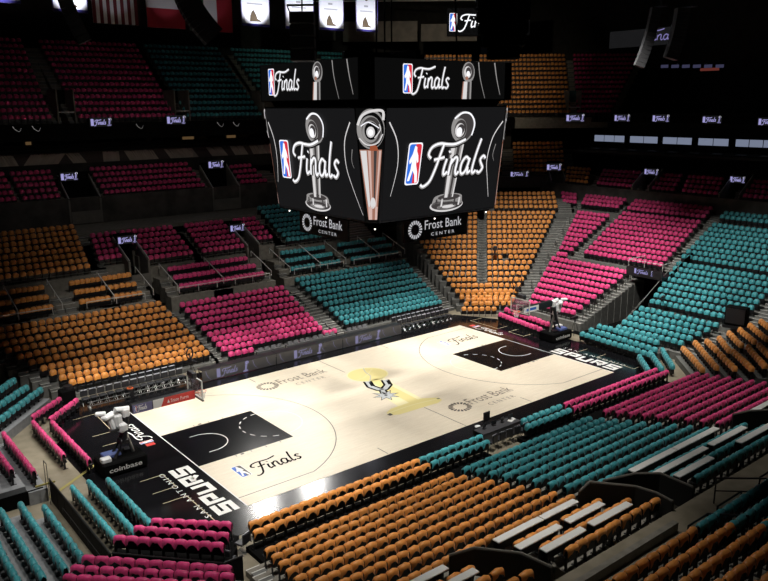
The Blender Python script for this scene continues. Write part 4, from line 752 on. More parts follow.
    a.poly([(-.2, .2), (.24, .2), (.28, .9), (-.22, .9)], E_BR2, 2); a.poly([(-.02, .2), (.12, .2), (.16, .9), (0, .9)], E_BR, 3); a.ell(.04, 1.1, .14, .3, E_S3, 3); a.poly([(-.1, 3.85), (.38, 3.85), (.3, 4.1), (.0, 4.2)], mat('screen_ember', (0, 0, 0), emit=(.28, .07, .03), es=1), 4)
    a.ell(0, 4.95, .72, 1.02, E_S, 0, 36); a.ell(.05, 4.9, .64, .9, E_BK, 1, 36); a.ell(-.02, 4.85, .58, .78, E_S, 2, 36); a.ell(.04, 4.88, .50, .68, E_S2, 3, 32); a.ell(-.02, 4.82, .42, .56, E_S, 4, 32); a.ell(.03, 4.86, .35, .46, E_BK, 5, 28); a.ell(.0, 4.8, .22, .28, E_S3, 6); a.ell(.0, 4.78, .13, .16, E_W, 7)
    a.line([(-.66, 5.15), (-.45, 5.6), (0, 5.84), (.62, 5.86), (.66, 5.4)], .13, E_S3, 8, sm=True); a.line([(-.6, 4.5), (-.2, 4.15), (.35, 4.25), (.62, 4.7)], .06, E_S3, 8, sm=True); a.line([(-.5, 5.1), (-.1, 5.3), (.45, 5.0)], .05, E_W, 8, sm=True); a.line([(.2, 4.5), (.5, 4.9), (.45, 5.2)], .05, E_S3, 8, sm=True)
    a.done('corner_graphic', jb)
for (p) in ((-4.45, 0, 11.85), (-4.45, 4, 11.85), (0, -4.45, 11.85), (4.2, -4.45, 11.85), (-4, -4, 11.6)):
    MB().cyl((p[0], p[1], p[2]-.06), .04, .07, E_LAMP, 10).build('beacon', jb)
for k, (o, ex, wid, lab) in enumerate((((-3.6, 3.9, 10.4), (0, -1, 0), 5.1, 'dark hanging arena name sign under the left face of scoreboard'), ((-1.33, -3.6, 10.4), (1, 0, 0), 5.1, 'dark hanging arena name sign under the right face of scoreboard'))):
    t = thing('hanging_sign', lab, 'sign', o, 0, 'arena name signs below the scoreboard'); ex = Vector(ex); nn = ex.cross(Vector((0, 0, 1))); fr = plane_frame((0, 0, 0), ex, (0, 0, 1), nn)
    MB().prism([(0, 0), (wid, 0), (wid, 1.38), (0, 1.38)], -.15, 0, M_DARK, fr).build('panel', t)
    a = Art(fr, .003, .01); a.sunburst(.85, .68, .55, E_SG, 0); a.text('Frost Bank', 1.6, .62, .56, E_SG, 0, 3.0); a.text('C E N T E R', 2.1, .2, .2, E_SG, 0, 1.9); a.done('lettering', t)
    m = MB(); m.tube([fr(.4, 1.35, -.08), fr(.4, 1.62, -.08)], .03, M_RAILB).tube([fr(wid-.4, 1.35, -.08), fr(wid-.4, 1.62, -.08)], .03, M_RAILB); m.build('hangers', t)

# ------------------------------------------------------------------ hanging speaker arrays, banners and flags
def line_array(name, label, p0, p1, bulge, n, w_, h_, face):
    t = thing(name, label, 'loudspeaker', (0, 0, 0), 0, 'hanging loudspeaker arrays'); P0, P1 = Vector(p0), Vector(p1); f = Vector(face).normalized()
    pts = []
    for i in range(n+1):
        k = i/n; pts.append(P0.lerp(P1, k)+f*(-bulge*(k*k*.9)))
    side = f.cross(Vector((0, 0, 1))).normalized()
    for i in range(n):
        a, b = pts[i], pts[i+1]; c = (a+b)/2; up = (a-b).normalized(); fo = side.cross(up).normalized()
        if fo.dot(f) < 0: fo = -fo
        ln = (a-b).length*.92; vs = []
        for dz in (-.5, .5):
            for dx, dy in ((-.5, 0), (.5, 0), (.42, -1), (-.42, -1)): vs.append(c+side*w_*dx+fo*h_*dy+up*ln*dz)
        m = MB(); m.add(vs, [(0, 1, 2, 3), (7, 6, 5, 4), (0, 4, 5, 1), (1, 5, 6, 2), (2, 6, 7, 3), (3, 7, 4, 0)], M_SPK); 
        m.add([c+side*w_*sx+fo*.012+up*ln*sz for sx, sz in ((-.44, -.36), (.44, -.36), (.44, .36), (-.44, .36))], [(0, 1, 2, 3)], M_GRIL); m.build('cabinet', t)
    MB().tube([P0+Vector((0, 0, .1)), P0+Vector((0, 0, 39.7-P0.z))], .04, M_RAILB).box(tuple(P0+Vector((0, 0, .15))), (w_*.9, w_*.9, .12), M_RAILB).build('rigging', t)
M_SPK = mat('speaker_black', (.025, .025, .027), .5); M_GRIL = mat('speaker_grille', (.03, .03, .032), .7, spec=.15)
cf = (-.55, -.8, 0)
line_array('speaker_array', 'curved hanging speaker column in front of the flags', (-9.4, 8.0, 25.4), (-9.3, 7.4, 21.7), 1.7, 13, 1.3, 1.3, (-.9, .35, 0))
line_array('speaker_array', 'hanging speaker column at upper left edge before the first banner', (-15.1, 11.7, 26), (-14.6, 11.3, 21.7), .8, 11, 1.1, .8, (-.9, .3, 0))
line_array('speaker_array', 'curved grey hanging speaker column right of the upper orange seats', (17.9, -6.9, 24.2), (17.3, -6.9, 20.4), .6, 14, .7, .6, (.75, -.65, 0))
line_array('speaker_array', 'twin hanging speaker column just behind the curved right one', (19.6, -7.9, 24.2), (19.4, -7.9, 20.9), .5, 13, .9, .8, (.75, -.65, 0))
bx = thing('subwoofer_cluster', 'dark boxy speaker cluster hanging before the white banners', 'loudspeaker', (-6.6, -1.7, 0))
for k in range(4): MB().box((0, 0, 22.55-k*.62), (1.25, 1.1, .58), M_SPK, R(51-90), bevel=.04).build('cabinet', bx)
m = MB(); m.tube([(0, 0, 22.9), (0, 0, 39.5)], .04, M_RAILB); m.tube([(-.6, .5, 23.2), (.6, -.5, 23.2)], .06, M_RAILB).tube([(-.6, .5, 23.2), (-.5, .4, 22.85)], .03, M_RAILB).tube([(.6, -.5, 23.2), (.5, -.4, 22.85)], .03, M_RAILB); m.build('rigging', bx)
bg = thing('centre_cluster', 'big black hanging speaker and truss cluster above the scoreboard right side', 'loudspeaker', (5.45, -4.45, 0))
for k, (w_, z) in enumerate(((3.1, 24.6), (3.05, 23.9), (3.0, 23.2), (2.8, 22.5), (2.5, 21.8), (1.8, 21.1))): MB().box((.04*k, 0, z), (w_, 1.4, .7), M_BLK, R(51-90), bevel=.08).build('cabinet', bg)
MB().tube([(0, 0, 24.8), (0, 0, 39.5)], .06, M_RAILB).build('rigging', bg)
def hang(name, label, cat, x0, x1, y, z0, z1, draw, group=None, rz=0):
    t = thing(name, label, cat, (x0, y, z0), rz, group); W, Hh = x1-x0, z1-z0
    fr = plane_frame((0, 0, 0), (1, 0, 0), (0, 0, 1), (0, -1, 0))
    MB().prism([(0, 0), (W, 0), (W, Hh), (0, Hh)], -.04, 0, E_BANNER, fr).build('cloth', t)
    a = Art(fr, .004, .006); draw(a, W, Hh); a.done('print', t)
    MB().tube([(-.1, 0, Hh+.02), (W+.1, 0, Hh+.02)], .05, M_RAILB).tube([(.3, 0, Hh), (.3, 0, 39.6-z0)], .02, M_RAILB).tube([(W-.3, 0, Hh), (W-.3, 0, 39.6-z0)], .02, M_RAILB).build('hanging_bar', t)
def d_ban(a, W, Hh):
    a.poly([(0, 0), (W, 0), (W, .28), (0, .28)], M_PURP, 0); a.poly([(0, 0), (.07, 0), (.07, Hh), (0, Hh)], M_PURP, 0); a.poly([(W-.07, 0), (W, 0), (W, Hh), (W-.07, Hh)], M_PURP, 0)
    c = W*.46; a.poly([(c-.6, .5), (c+.75, .5), (c+.75, .62), (c+.35, .8), (c+.2, 1.2), (c-.1, 1.7), (c-.35, 1.5), (c-.55, 1.1)], M_BRONZE, 0)
    a.poly([(c-.9, 2.25), (c+1.0, 2.25), (c+1.0, 2.38), (c-.9, 2.38)], M_GREYT, 0); a.poly([(c-.3, 2.8), (c+.3, 2.8), (c+.3, 3.0), (c-.3, 3.0)], M_GREYT, 0)
    a.ell(c+.05, 4.0, .42, .5, M_GREYT, 0); a.ell(c+.05, 4.0, .3, .38, E_BANNER, 1); a.poly([(c-.1, 3.5), (c+.2, 3.5), (c+.1, 4.3), (c, 4.3)], M_BRONZE, 2)
HB = 'white championship banners under the roof'
for (x0, x1, z0, lab) in ((-13.4, -9.2, 27.15, 'white banner with purple border at the upper left corner'), (-6.5, -3.3, 26.7, 'white banner half hidden by the left speaker column'), (12.9, 16.4, 26.5, 'white banner with purple hem, right of the red and white flags'),
                          (18.4, 22.2, 26.5, 'white banner partly hidden by the boxy speaker cluster'), (22.9, 26.4, 26.6, 'white banner with purple hem right of the boxy speaker cluster'), (28.2, 31.5, 26.7, 'white banner nearest to the upper video board, rightmost one')):
    hang('championship_banner', lab, 'banner', x0, x1, 40 if x0 > -5 or x0 < -5 else 40, z0, z0+5.6, d_ban, HB)
def d_us(a, W, Hh):
    for k in range(7):
        x = W*(2*k)/13; a.poly([(x, 0), (x+W/13, 0), (x+W/13, Hh), (x, Hh)], mat('flag_red', (.16, .02, .03), .8), 0)
    a.poly([(0, Hh*.55), (W*.54, Hh*.55), (W*.54, Hh), (0, Hh)], M_PURP, 1)
def d_tx(a, W, Hh):
    a.poly([(0, 0), (W, 0), (W, Hh*.42), (0, Hh*.42)], mat('flag_red_bright', (.42, .02, .04), .8), 0)
def d_mx(a, W, Hh):
    a.poly([(0, 0), (W*.34, 0), (W*.34, Hh), (0, Hh)], mat('flag_green', (.02, .12, .06), .8), 0); a.poly([(W*.64, 0), (W, 0), (W, Hh), (W*.64, Hh)], MATS['flag_red_bright'], 0)
hang('striped_flag', 'hanging flag of narrow vertical red and white stripes', 'flag', -2.9, 1.5, 40, 25.9, 31.5, d_us)
hang('flag', 'hanging flag, white over red, beside the striped one', 'flag', 2.4, 6.4, 40, 25.8, 30.2, d_tx)
hang('flag', 'hanging flag with white and red vertical halves behind speaker', 'flag', 6.9, 11.8, 40, 25.7, 30.5, d_mx)
for x in (-11.3, -4.9, -.8, 4.5, 9.5, 14.6, 20.3, 24.7, 29.8):   # unseen uplights added to brighten the banners and flags
    spot((x, 36.4, 25.6), (x, 40, 29.0), 1700 if x < -3 or x > 12 else 60, 58, .6, .15, (.9, .92, 1))
UVB = (cpt(60, -8.4, 27.0),)
t = led('upper_video_board', UVB[0], (.777, -.629, 0), 11.0, 3.5, 'upper video board above the corner orange seats, partly hidden by speakers', 'scoreboard', big=True, depth=.3, layer_th=.01)
t = led('side_video_board', (54.5, 23, 24.7), (0, -1, 0), 9.5, 2.0, 'dim upper video board at far right behind the speaker column', 'scoreboard', depth=.3, dim=True)
for i in range(6):
    tag(MB().box((54.6, 15.2-i*1.35, 22.3-i*.05), (.2, .9, .35), em('dim', (.03, .03, .06), 1)).box((54.7, 15.2-i*1.35, 22.3-i*.05), (.2, 1.1, .5), M_BLK).build('stat_panel'), f'small dim stat display, {ORD[i]} from left on far right wall', 'display', 'dim stat displays at far right')
tag(MB().box((54.6, 9.6, 21.75), (.2, 2.2, .3), em('dimred', (.09, .02, .015), 1)).box((54.7, 9.6, 21.75), (.2, 2.5, .5), M_BLK).build('red_display'), 'small red lit display under the dim stat displays', 'display')
# grey wall panels and catwalk behind the upper corner deck
for i, (d, t0, t1, z0, z1) in enumerate(((61, 6.5, 15.0, 26.6, 29.4), (61, -4.5, 5.5, 26.4, 29.0), (61, -12.5, -5.0, 26.4, 28.6))):
    a0, a1 = cpt(d, t0, 0), cpt(d, t1, 0)
    slab('wall_upper_panel', ((a0[0]+a1[0])/2, (a0[1]+a1[1])/2, (z0+z1)/2), (.3, abs(t1-t0), z1-z0), M_WALLG, R(51))
ck = thing('catwalk', 'long steel catwalk truss high above the upper corner seats', 'catwalk', cpt(58, 0, 0))
m = MB(); e = Vector((-C51[1], C51[0], 0))
for dz in (31.2, 32.0): m.tube([tuple(e*-16+Vector((0, 0, dz))), tuple(e*14+Vector((0, 0, dz)))], .07, M_RAIL)
m.build('chord', ck); m = MB()
for k in range(-16, 14): m.tube([tuple(e*k+Vector((0, 0, 31.2))), tuple(e*(k+1)+Vector((0, 0, 32.0 if k % 2 else 31.2)))], .03, M_RAIL)
m.build('web', ck)
MB().tube([tuple(e*-16+Vector((0, 0, 32))), tuple(e*-16+Vector((0, 0, 39.7)))], .04, M_RAILB).tube([tuple(e*14+Vector((0, 0, 32))), tuple(e*14+Vector((0, 0, 39.7)))], .04, M_RAILB).build('hanger', ck)

# ------------------------------------------------------------------ baskets
def basket(sx, label):
    t = thing('basketball_hoop', label, 'basketball hoop', (sx*17.3, 0, .02), 0 if sx < 0 else math.pi)
    # local: +x toward the court, origin under the base; backboard face at +4.2
    b = MB(); b.box((-.15, 0, .38), (2.3, 1.5, .7), M_BLK, bevel=.08); b.build('base', t)
    fr = plane_frame((-.15, -.752, .02) if sx < 0 else (-.15, .752, .02), (1, 0, 0) if sx < 0 else (-1, 0, 0), (0, 0, 1), (0, -1, 0) if sx < 0 else (0, 1, 0)); a = Art(fr, .003, .004)
    a.text('coinbase', -.85, .22, .26, M_WHITE, 0, 1.7, bold=.02); a.done('base_lettering', t)
    b = MB(); b.box((-.55, .2, .82), (.9, .6, .2), mat('case_blue', (.1, .14, .35), .5), bevel=.04).box((-1.0, -.35, .84), (.5, .4, .24), M_PAD, bevel=.04).box((.35, .25, .8), (.4, .4, .16), M_DARK); b.build('equipment', t)
    b = MB(); b.tube([(-.5, -.25, .7), (.1, -.2, 1.7), (.35, -.12, 2.75)], .13, M_DARK, 8).tube([(-.5, .25, .7), (.1, .2, 1.7), (.35, .12, 2.75)], .13, M_DARK, 8).tube([(.55, 0, .7), (.3, 0, 1.6), (-.1, 0, 2.6)], .09, M_STEEL, 8).box((.1, 0, 1.45), (.5, .55, .3), M_DARK, bevel=.05); b.build('mast', t)
    b = MB(); b.box((-.1, 0, 2.62), (.42, .4, .7), M_PAD, R(20), bevel=.1).box((-.5, .05, 2.95), (.9, .4, .2), M_PAD, R(32), bevel=.06).box((.05, -.1, 2.25), (.5, .5, .5), M_PAD, R(20), bevel=.1).box((-.9, .1, 3.15), (.5, .3, .16), M_PAD, R(-25), bevel=.04).box((.3, 0, 2.95), (.4, .4, .5), M_PAD, R(10), bevel=.08).box((-.35, -.2, 2.2), (.5, .14, .1), M_DARK); b.build('counterweight_padding', t)
    b = MB(); b.tube([(-.35, 0, 2.2), (-.5, .05, 2.8), (-.15, 0, 3.2), (.5, 0, 3.1)], .16, M_PAD, 8); b.build('padded_arm', t)
    b = MB(); b.box((2.35, 0, 3.05), (3.5, .36, .5), M_DARK, bevel=.05); b.build('boom', t)
    m_side = (1, 0, 0) if sx < 0 else (-1, 0, 0)
    fr = plane_frame((2.35, -.182, 3.05) if sx < 0 else (2.35, .182, 3.05), m_side, (0, 0, 1), (0, -1, 0) if sx < 0 else (0, 1, 0)); a = Art(fr, .003, .004)
    s_ = 1 if sx < 0 else -1
    if sx < 0:
        a.poly([(-.2, -.24), (1.72, -.24), (1.72, .24), (.0, .24)], M_REDP, 0); a.poly([(-.62, -.24), (-.2, -.24), (.0, .24), (-.62, .24)], M_WHITE, 0)
        a.poly([(-1.72, -.24), (-.66, -.24), (-.66, .24), (-1.72, .24)], M_LAVP, 0); a.text('State Farm', .35, -.1, .2, M_WHITE, 1, 1.0); a.poly([(.15, -.1), (.3, -.1), (.22, .08)], M_WHITE, 1)
        a.nba(-1.64, -.17, .34, (M_WHITE, M_BLUE, M_RED), 1); a.finals(-1.45, -.1, .26, M_WHITE, 1, .13, wd=.5)
    else:
        a.poly([(-1.6, -.22), (.1, -.22), (.1, .22), (-1.6, .22)], M_WHITE, 0); a.poly([(-1.3, -.1), (-.2, -.1), (-.2, .1), (-1.3, .1)], M_BLUE, 1)
    a.done('boom_sign', t)
    # backboard
    b = MB(); b.box((4.18, 0, 3.43), (.04, 1.78, 1.02), M_GLASS); b.build('backboard_glass', t)
    b = MB()
    for (c, d) in (((4.18, 0, 2.92), (.07, 1.83, .07)), ((4.18, 0, 3.95), (.07, 1.83, .06)), ((4.18, -.9, 3.43), (.07, .06, 1.05)), ((4.18, .9, 3.43), (.07, .06, 1.05))): b.box(c, d, M_RAIL)
    b.box((4.19, 0, 2.86), (.1, 1.85, .06), M_DARK); b.build('backboard_frame', t)
    fr = plane_frame((4.205, 0, 3.05), (0, 1, 0), (0, 0, 1), (1, 0, 0)); a = Art(fr, .001, .002); a.line([(-.3, 0), (.3, 0), (.3, .45), (-.3, .45)], .05, M_WHITE, 0, closed=True); a.done('target_square', t)
    b = MB(); b.tube([(4.2+.38+.229*math.cos(q), .229*math.sin(q), 3.05) for q in np.linspace(0, 2*math.pi, 20, endpoint=False)], .012, M_RIM, 6, closed=True).box((4.28, 0, 3.03), (.16, .12, .06), M_RIM); b.build('rim', t)
    b = MB()
    for k in range(12):
        q = 2*math.pi*k/12; q2 = 2*math.pi*(k+1)/12
        for s2 in (1, -1):
            b.tube([(4.58+.229*math.cos(q), .229*math.sin(q), 3.05), (4.58+.17*math.cos(q+s2*.26), .17*math.sin(q+s2*.26), 2.85), (4.58+.13*math.cos(q), .13*math.sin(q), 2.62)], .006, M_NET, 3)
    b.build('net', t)
    b = MB(); b.box((4.05, 0, 4.15), (.25, .7, .3), M_DARK, bevel=.03); b.build('shot_clock', t)
M_REDP = mat('sign_red', (.62, .05, .04), .5); M_LAVP = mat('sign_lavender', (.14, .13, .25), .5)
basket(-1, 'left basketball hoop with red boom sign and coinbase base')
basket(1, 'right basketball hoop on black base in front of pink seats')

# ------------------------------------------------------------------ courtside furniture
def box_table(name, label, x0, x1, y, d, h, m, cat='table'):
    t = thing(name, label, cat, ((x0+x1)/2, y, .02)); w_ = x1-x0
    MB().box((0, 0, h-.03), (w_, d, .05), m, bevel=.01).build('table_top', t); MB().box((0, -d/2+.03, h/2), (w_-.04, .04, h-.06), m).build('front_panel', t)
    for sx in (-1, 1):
        for sy in (-1, 1): MB().box((sx*(w_/2-.08), sy*(d/2-.1), h/2-.03), (.05, .05, h-.06), M_DARK).build('leg', t)
    return t
M_LEDF = mat('screen_led_face', (.04, .04, .04), .35, emit=(.016, .014, .014), es=1)
E_LG = em('led_graphic', (.17, .16, .27), 1)
segs = [(-8.6, -2.8, 'left LED courtside table, finals mark near its left end'), (-2.8, 3.1, 'middle LED courtside table on the far sideline'), (3.1, 9.0, 'right LED courtside table ending at the black chairs')]
for i, (x0, x1, lab) in enumerate(segs):
    t = box_table('led_table', lab, x0, x1-.02, 9.2, .7, .86, M_DARK)
    fr = plane_frame((-(x1-x0)/2, -.345, .0), (1, 0, 0), (0, 0, 1), (0, -1, 0)); a = Art(fr, .002, .004); W = x1-x0-.04
    a.poly([(.02, .04), (W, .04), (W, .82), (.02, .82)], M_LEDF, -1)
    fx = (1.1, 1.5, 1.2)[i]
    a.nba(fx, .12, .62, (E_LG, E_LG, E_LG), 0); a.finals(fx+.4, .26, .42, E_LG, 0, .13, wd=1.2); a.trophy(fx+2.2, .06, .76, (E_LG, E_LG, E_LG, E_LV), 0, lean=.12, wide=1.3)
    for q in (.3, 3.9, 5.0): a.swoosh([(q, .75), (q+.1, .4), (q+.35, .1)], .04, E_LG, 0)
    a.done('display', t)
def chair_parts():
    r = {}
    r['seat'] = MB().box((0, .06, .46), (.46, .44, .09), M_CHAIR, bevel=.03).mesh('seat')
    r['backrest'] = MB().box((0, -.2, .74), (.46, .09, .46), M_CHAIR, bevel=.04).box((0, -.17, .93), (.42, .07, .06), mat('vinyl_painted_sheen', (.45, .46, .5), .3), bevel=.02).mesh('backrest')  # pale strip paints a highlight along the backrest top
    m = MB().tube([(0, .24, .0), (0, -.18, .5), (0, -.22, .9)], .014, M_STEEL, 5); r['side_frame'] = m.mesh('side_frame')
    m = MB().tube([(0, -.26, .0), (0, .1, .44)], .014, M_STEEL, 5); r['leg'] = m.mesh('leg'); return r
CP = chair_parts()
def folding(label, p, rz, group):
    t = thing('folding_chair', label, 'chair', p, rz, group); inst('seat', CP['seat'], t); inst('backrest', CP['backrest'], t)
    for s2 in (-.2, .2): inst('side_frame', CP['side_frame'], t, (s2, 0, 0)); inst('leg', CP['leg'], t, (s2, 0, 0))
for k in range(13): folding(f'black team bench chair, {ORD[k]} from left in the front bench row', (-16.0+k*.53, 9.9, .02), math.pi, 'black chairs of the team bench')
for k in range(7): folding(f'black chair, {ORD[k]} from left in short row behind the team bench', (-13.0+k*.53, 10.75, .02), math.pi, 'black chairs behind the team bench')
for k in range(11):
    folding(f'black chair, {ORD[k]} from left in front row right of the LED tables', (9.5+k*.53, 9.55, .02), math.pi, 'black chairs right of the LED tables')
    folding(f'black chair, {ORD[k]} from left in back row right of the LED tables', (9.6+k*.53, 10.45, .02), math.pi, 'black chairs right of the LED tables, back row')
bt = thing('bench_barrier', 'low grey lattice barrier in front of the team bench chairs', 'barrier', (-12.7, 9.2, .02))
m = MB(); 
for z in (.12, .38): m.tube([(-3.4, 0, z), (3.4, 0, z)], .03, M_LAT)
m.build('rail', bt); m = MB()
for k in range(14): m.tube([(-3.4+k*.5, 0, .12), (-3.15+k*.5, 0, .38)], .02, M_LAT).tube([(-3.15+k*.5, 0, .38), (-2.9+k*.5 if k < 13 else 3.4, 0, .12)], .02, M_LAT)
m.build('lattice', bt)
for k in range(2): MB().box((-3.3+6.6*k, 0, .06), (.1, .4, .12), M_RAIL).build('foot', bt)
em_ = tag(MB().cyl((0, 0, 0), .3, .6, M_DARK, 18).cyl((0, 0, .6), .2, .02, M_RIM, 18).cyl((0, 0, .62), .12, .012, M_DARK, 18).build('drum_case', loc=(-13.3, 9.45, .02)), 'round black case with orange emblem in front of the team bench', 'case')
em_ = tag(MB().box((0, 0, .55), (.9, .7, 1.1), M_BLK, bevel=.06).cyl((.1, 0, 1.1), .28, .22, M_DARK, 14).build('equipment_cart', loc=(-16.9, 10.5, .02)), 'tall black equipment cart at left end of the team bench', 'cart')
# media desks with screens behind the LED tables
for i, (x, lab) in enumerate(((-2.4, 'left grey media desk behind the LED tables'), (.1, 'middle grey media desk behind the LED tables'), (2.4, 'right grey media desk behind the LED tables'), (5.6, 'grey media desk below the far teal block'))):
    box_table('media_desk', lab, x-1.1, x+1.1, 10.5, .5, .74, mat('desk_grey', (.14, .14, .14), .5))
    for k in range(4):
        t = thing('laptop', f'small dark laptop, {ORD[k]} from left on the {lab.split(" behind")[0].split(" below")[0]}{" under the teal block" if i == 3 else ""}', 'laptop', (x-.8+k*.53, 10.5, .755), R(random.uniform(-12, 12)), 'laptops on the media desks')
        MB().box((0, 0, .012), (.34, .24, .02), M_DARK).build('keyboard', t); MB().box((0, -.11, .13), (.34, .02, .22), mat('lid_grey', (.3, .3, .31), .4)).build('screen_lid', t)
# near-side scorer's table
t = box_table('scorers_table', 'black scorers table on the near sideline between teal seat pairs', -1.3, 1.7, -9.85, .8, .76, mat('table_dark_grey', (.07, .07, .075), .3))
MB().box((0, .42, .4), (3.0, .04, .8), M_DARK).build('court_side_panel', t)
for k, (x, w_) in enumerate(((-.95, .3), (-.2, .36), (.5, .3), (1.15, .34))):
    q = thing('monitor', f'small black monitor, {ORD[k]} from left on the scorers table', 'monitor', (x+.2, -9.75, .79), R(180+random.uniform(-15, 15)), 'monitors on the scorers table')
    MB().box((0, 0, .012), (.2, .16, .02), M_DARK).build('foot', q); MB().box((0, 0, .19), (w_, .035, .24), M_DARK, bevel=.01).build('screen', q)
q = thing('standing_monitor', 'tall black monitor standing at left of the scorers table', 'monitor', (.2, -9.0, .02)); MB().box((0, 0, .02), (.4, .3, .04), M_DARK).tube([(0, 0, .04), (0, 0, .75)], .03, M_DARK).build('stand', q); MB().box((0, 0, 1.0), (.5, .08, .55), M_DARK, bevel=.02).build('screen', q)
q = thing('stool', 'small pale stool beside the tall monitor at scorers table', 'stool', (-.6, -9.1, .02)); MB().cyl((0, 0, .62), .16, .05, M_PAD, 14).build('seat', q)
for k in range(3): MB().tube([(.14*math.cos(k*2.1), .14*math.sin(k*2.1), 0), (.08*math.cos(k*2.1), .08*math.sin(k*2.1), .62)], .012, M_STEEL, 5).build('leg', q)
tag(MB().box((0, 0, .03), (.35, .28, .01), M_WHITE, R(20)).box((.3, .1, .03), (.22, .3, .01), M_WHITE, R(-10)).build('score_sheets', loc=(1.2, -9.9, .765)), 'white score sheets lying on the right of the scorers table', 'papers')
for k in range(5): folding(f'black folding chair, {ORD[k]} from left behind the scorers table', (-1.2+k*.62, -10.75, .02), R(random.uniform(-12, 12)), 'folding chairs behind the scorers table')
q = thing('duffel_bag', 'red bag standing by the teal courtside seats', 'bag', (2.35, -10.75, .02)) ; MB().box((0, 0, .22), (.55, .4, .42), mat('bag_red', (.35, .02, .02), .7), R(15), bevel=.12).build('body', q, True); MB().tube([(-.15, 0, .42), (-.1, 0, .55), (.1, 0, .55), (.15, 0, .42)], .015, M_DARK).build('handle', q)
folding('dark folding chair standing alone beside the orange courtside seats', (-16.35, -10.9, .0), R(20), 'loose folding chairs'); folding('dark folding chair by the pink corner rows railing', (-17.35, -11.55, .0), R(-60), 'loose folding chairs')

# white counters of the suite boxes
def counter(x0, x1, y, z, lab, g):
    t = thing('counter', lab, 'counter', ((x0+x1)/2, y+(.12 if z > 3.3 else 0), z-(.22 if z > 3.3 else .1)), 0, g); w_ = x1-x0
    MB().box((0, 0, 0), (w_, .32, .06), M_COUNTER, bevel=.012).build('counter_top', t)
    MB().box((0, .13, -.3), (w_, .03, .54), M_DARK).build('modesty_panel', t)
    for s2 in (-1, 1): MB().box((s2*(w_/2-.25), .05, -.42), (.06, .2, .8), M_DARK).build('bracket', t)
GO, GT = 'white counters in the orange suite box', 'white counters in the teal suite box'
counter(-11.35, -8.9, -20.42, 3.2, 'left piece of longest white counter behind the orange block', GO); counter(-8.85, -6.8, -20.42, 3.2, 'right piece of longest white counter behind the orange block', GO)
counter(-11.3, -9.0, -21.5, 3.5, 'white counter at left, second line of the orange suite box', GO); counter(-8.6, -6.45, -21.5, 3.5, 'white counter at right, second line of the orange suite box', GO)
counter(-11.1, -8.9, -22.45, 3.78, 'white counter at left, third line of the orange suite box', GO); counter(-8.5, -6.1, -22.45, 3.78, 'white counter at right, third line of the orange suite box', GO)
counter(-3.0, .3, -20.36, 3.2, 'left half of longest white counter behind the teal block', GT); counter(.35, 4.0, -20.36, 3.2, 'right half of longest white counter behind the teal block', GT)
counter(-3.0, 1.2, -21.45, 3.5, 'white counter at left, second line of the teal suite box', GT); counter(1.6, 4.7, -21.45, 3.5, 'white counter at right, second line of the teal suite box', GT)
counter(-2.8, -.1, -22.4, 3.78, 'white counter at left, third line of the teal suite box', GT); counter(2.2, 5.4, -22.4, 3.78, 'white counter at right, third line of the teal suite box', GT)
counter(-17.4, -13.75, -20.42, 3.2, 'white counter cut off by the bottom edge', 'white counters at the bottom edge'); counter(-16.5, -13.3, -21.5, 3.5, 'second white counter at the bottom edge', 'white counters at the bottom edge')
counter(7.1, 10.5, -20.45, 3.2, 'short white counter behind the near pink block at right edge', 'white counters in the pink suite box')
# parapets around the boxes and the walkway behind them
def parapet(lab, pts, h, g='dark parapets round the suite boxes'):
    t = thing('parapet', lab, 'low wall', (0, 0, 0), 0, g)
    for (x0, y0, z0), (x1, y1, z1) in zip(pts[:-1], pts[1:]):
        L = math.hypot(x1-x0, y1-y0); ux, uy = (x1-x0)/L, (y1-y0)/L; nx_, ny_ = -uy*.06, ux*.06
        vs = [(x0+nx_, y0+ny_, z0-h), (x1+nx_, y1+ny_, z1-h), (x1-nx_, y1-ny_, z1-h), (x0-nx_, y0-ny_, z0-h), (x0+nx_, y0+ny_, z0), (x1+nx_, y1+ny_, z1), (x1-nx_, y1-ny_, z1), (x0-nx_, y0-ny_, z0)]
        MB().add(vs, [(0, 3, 2, 1), (4, 5, 6, 7), (0, 1, 5, 4), (1, 2, 6, 5), (2, 3, 7, 6), (3, 0, 4, 7)], mat('parapet_dark', (.03, .03, .028), .7)).build('wall_panel', t)
        MB().tube([(x0, y0, z0+.03), (x1, y1, z1+.03)], .05, mat('cap_grey', (.14, .13, .11), .6), 6).build('cap_rail', t)
parapet('dark parapet wrapping the right end of the orange suite box', [(-6.3, -20.2, 3.2), (-5.8, -20.3, 3.5), (-4.9, -21.8, 3.6), (-4.9, -22.7, 3.7), (-5.1, -23.5, 3.75)], 1.0)
parapet('dark parapet left of the teal suite box', [(-4.9, -20.3, 3.25), (-3.9, -21.1, 3.55), (-3.35, -21.9, 3.7), (-3.5, -23.4, 3.75)], 1.0)
parapet('dark parapet left of the orange suite box', [(-13.4, -20.2, 3.25), (-12.7, -20.7, 3.5), (-11.9, -22.1, 3.65), (-11.8, -23.3, 3.7)], 1.0)
parapet('dark parapet at the far right end of teal suite box', [(5.6, -20.3, 3.3), (6.2, -20.8, 3.5), (6.8, -21.6, 3.65), (6.8, -23.4, 3.7)], 1.0)
slab('floor_walkway_near', (0, -24.7, 2.85), (56, 2.4, 1.1), M_CONCF)
slab('trim_walkway_curb', (-11.5, -24.3, 3.55), (10.5, .22, .4), M_CONC)
slab('wall_near_tier', (0, -25.75, 3.4), (56, .15, 1.4), M_WALLD)
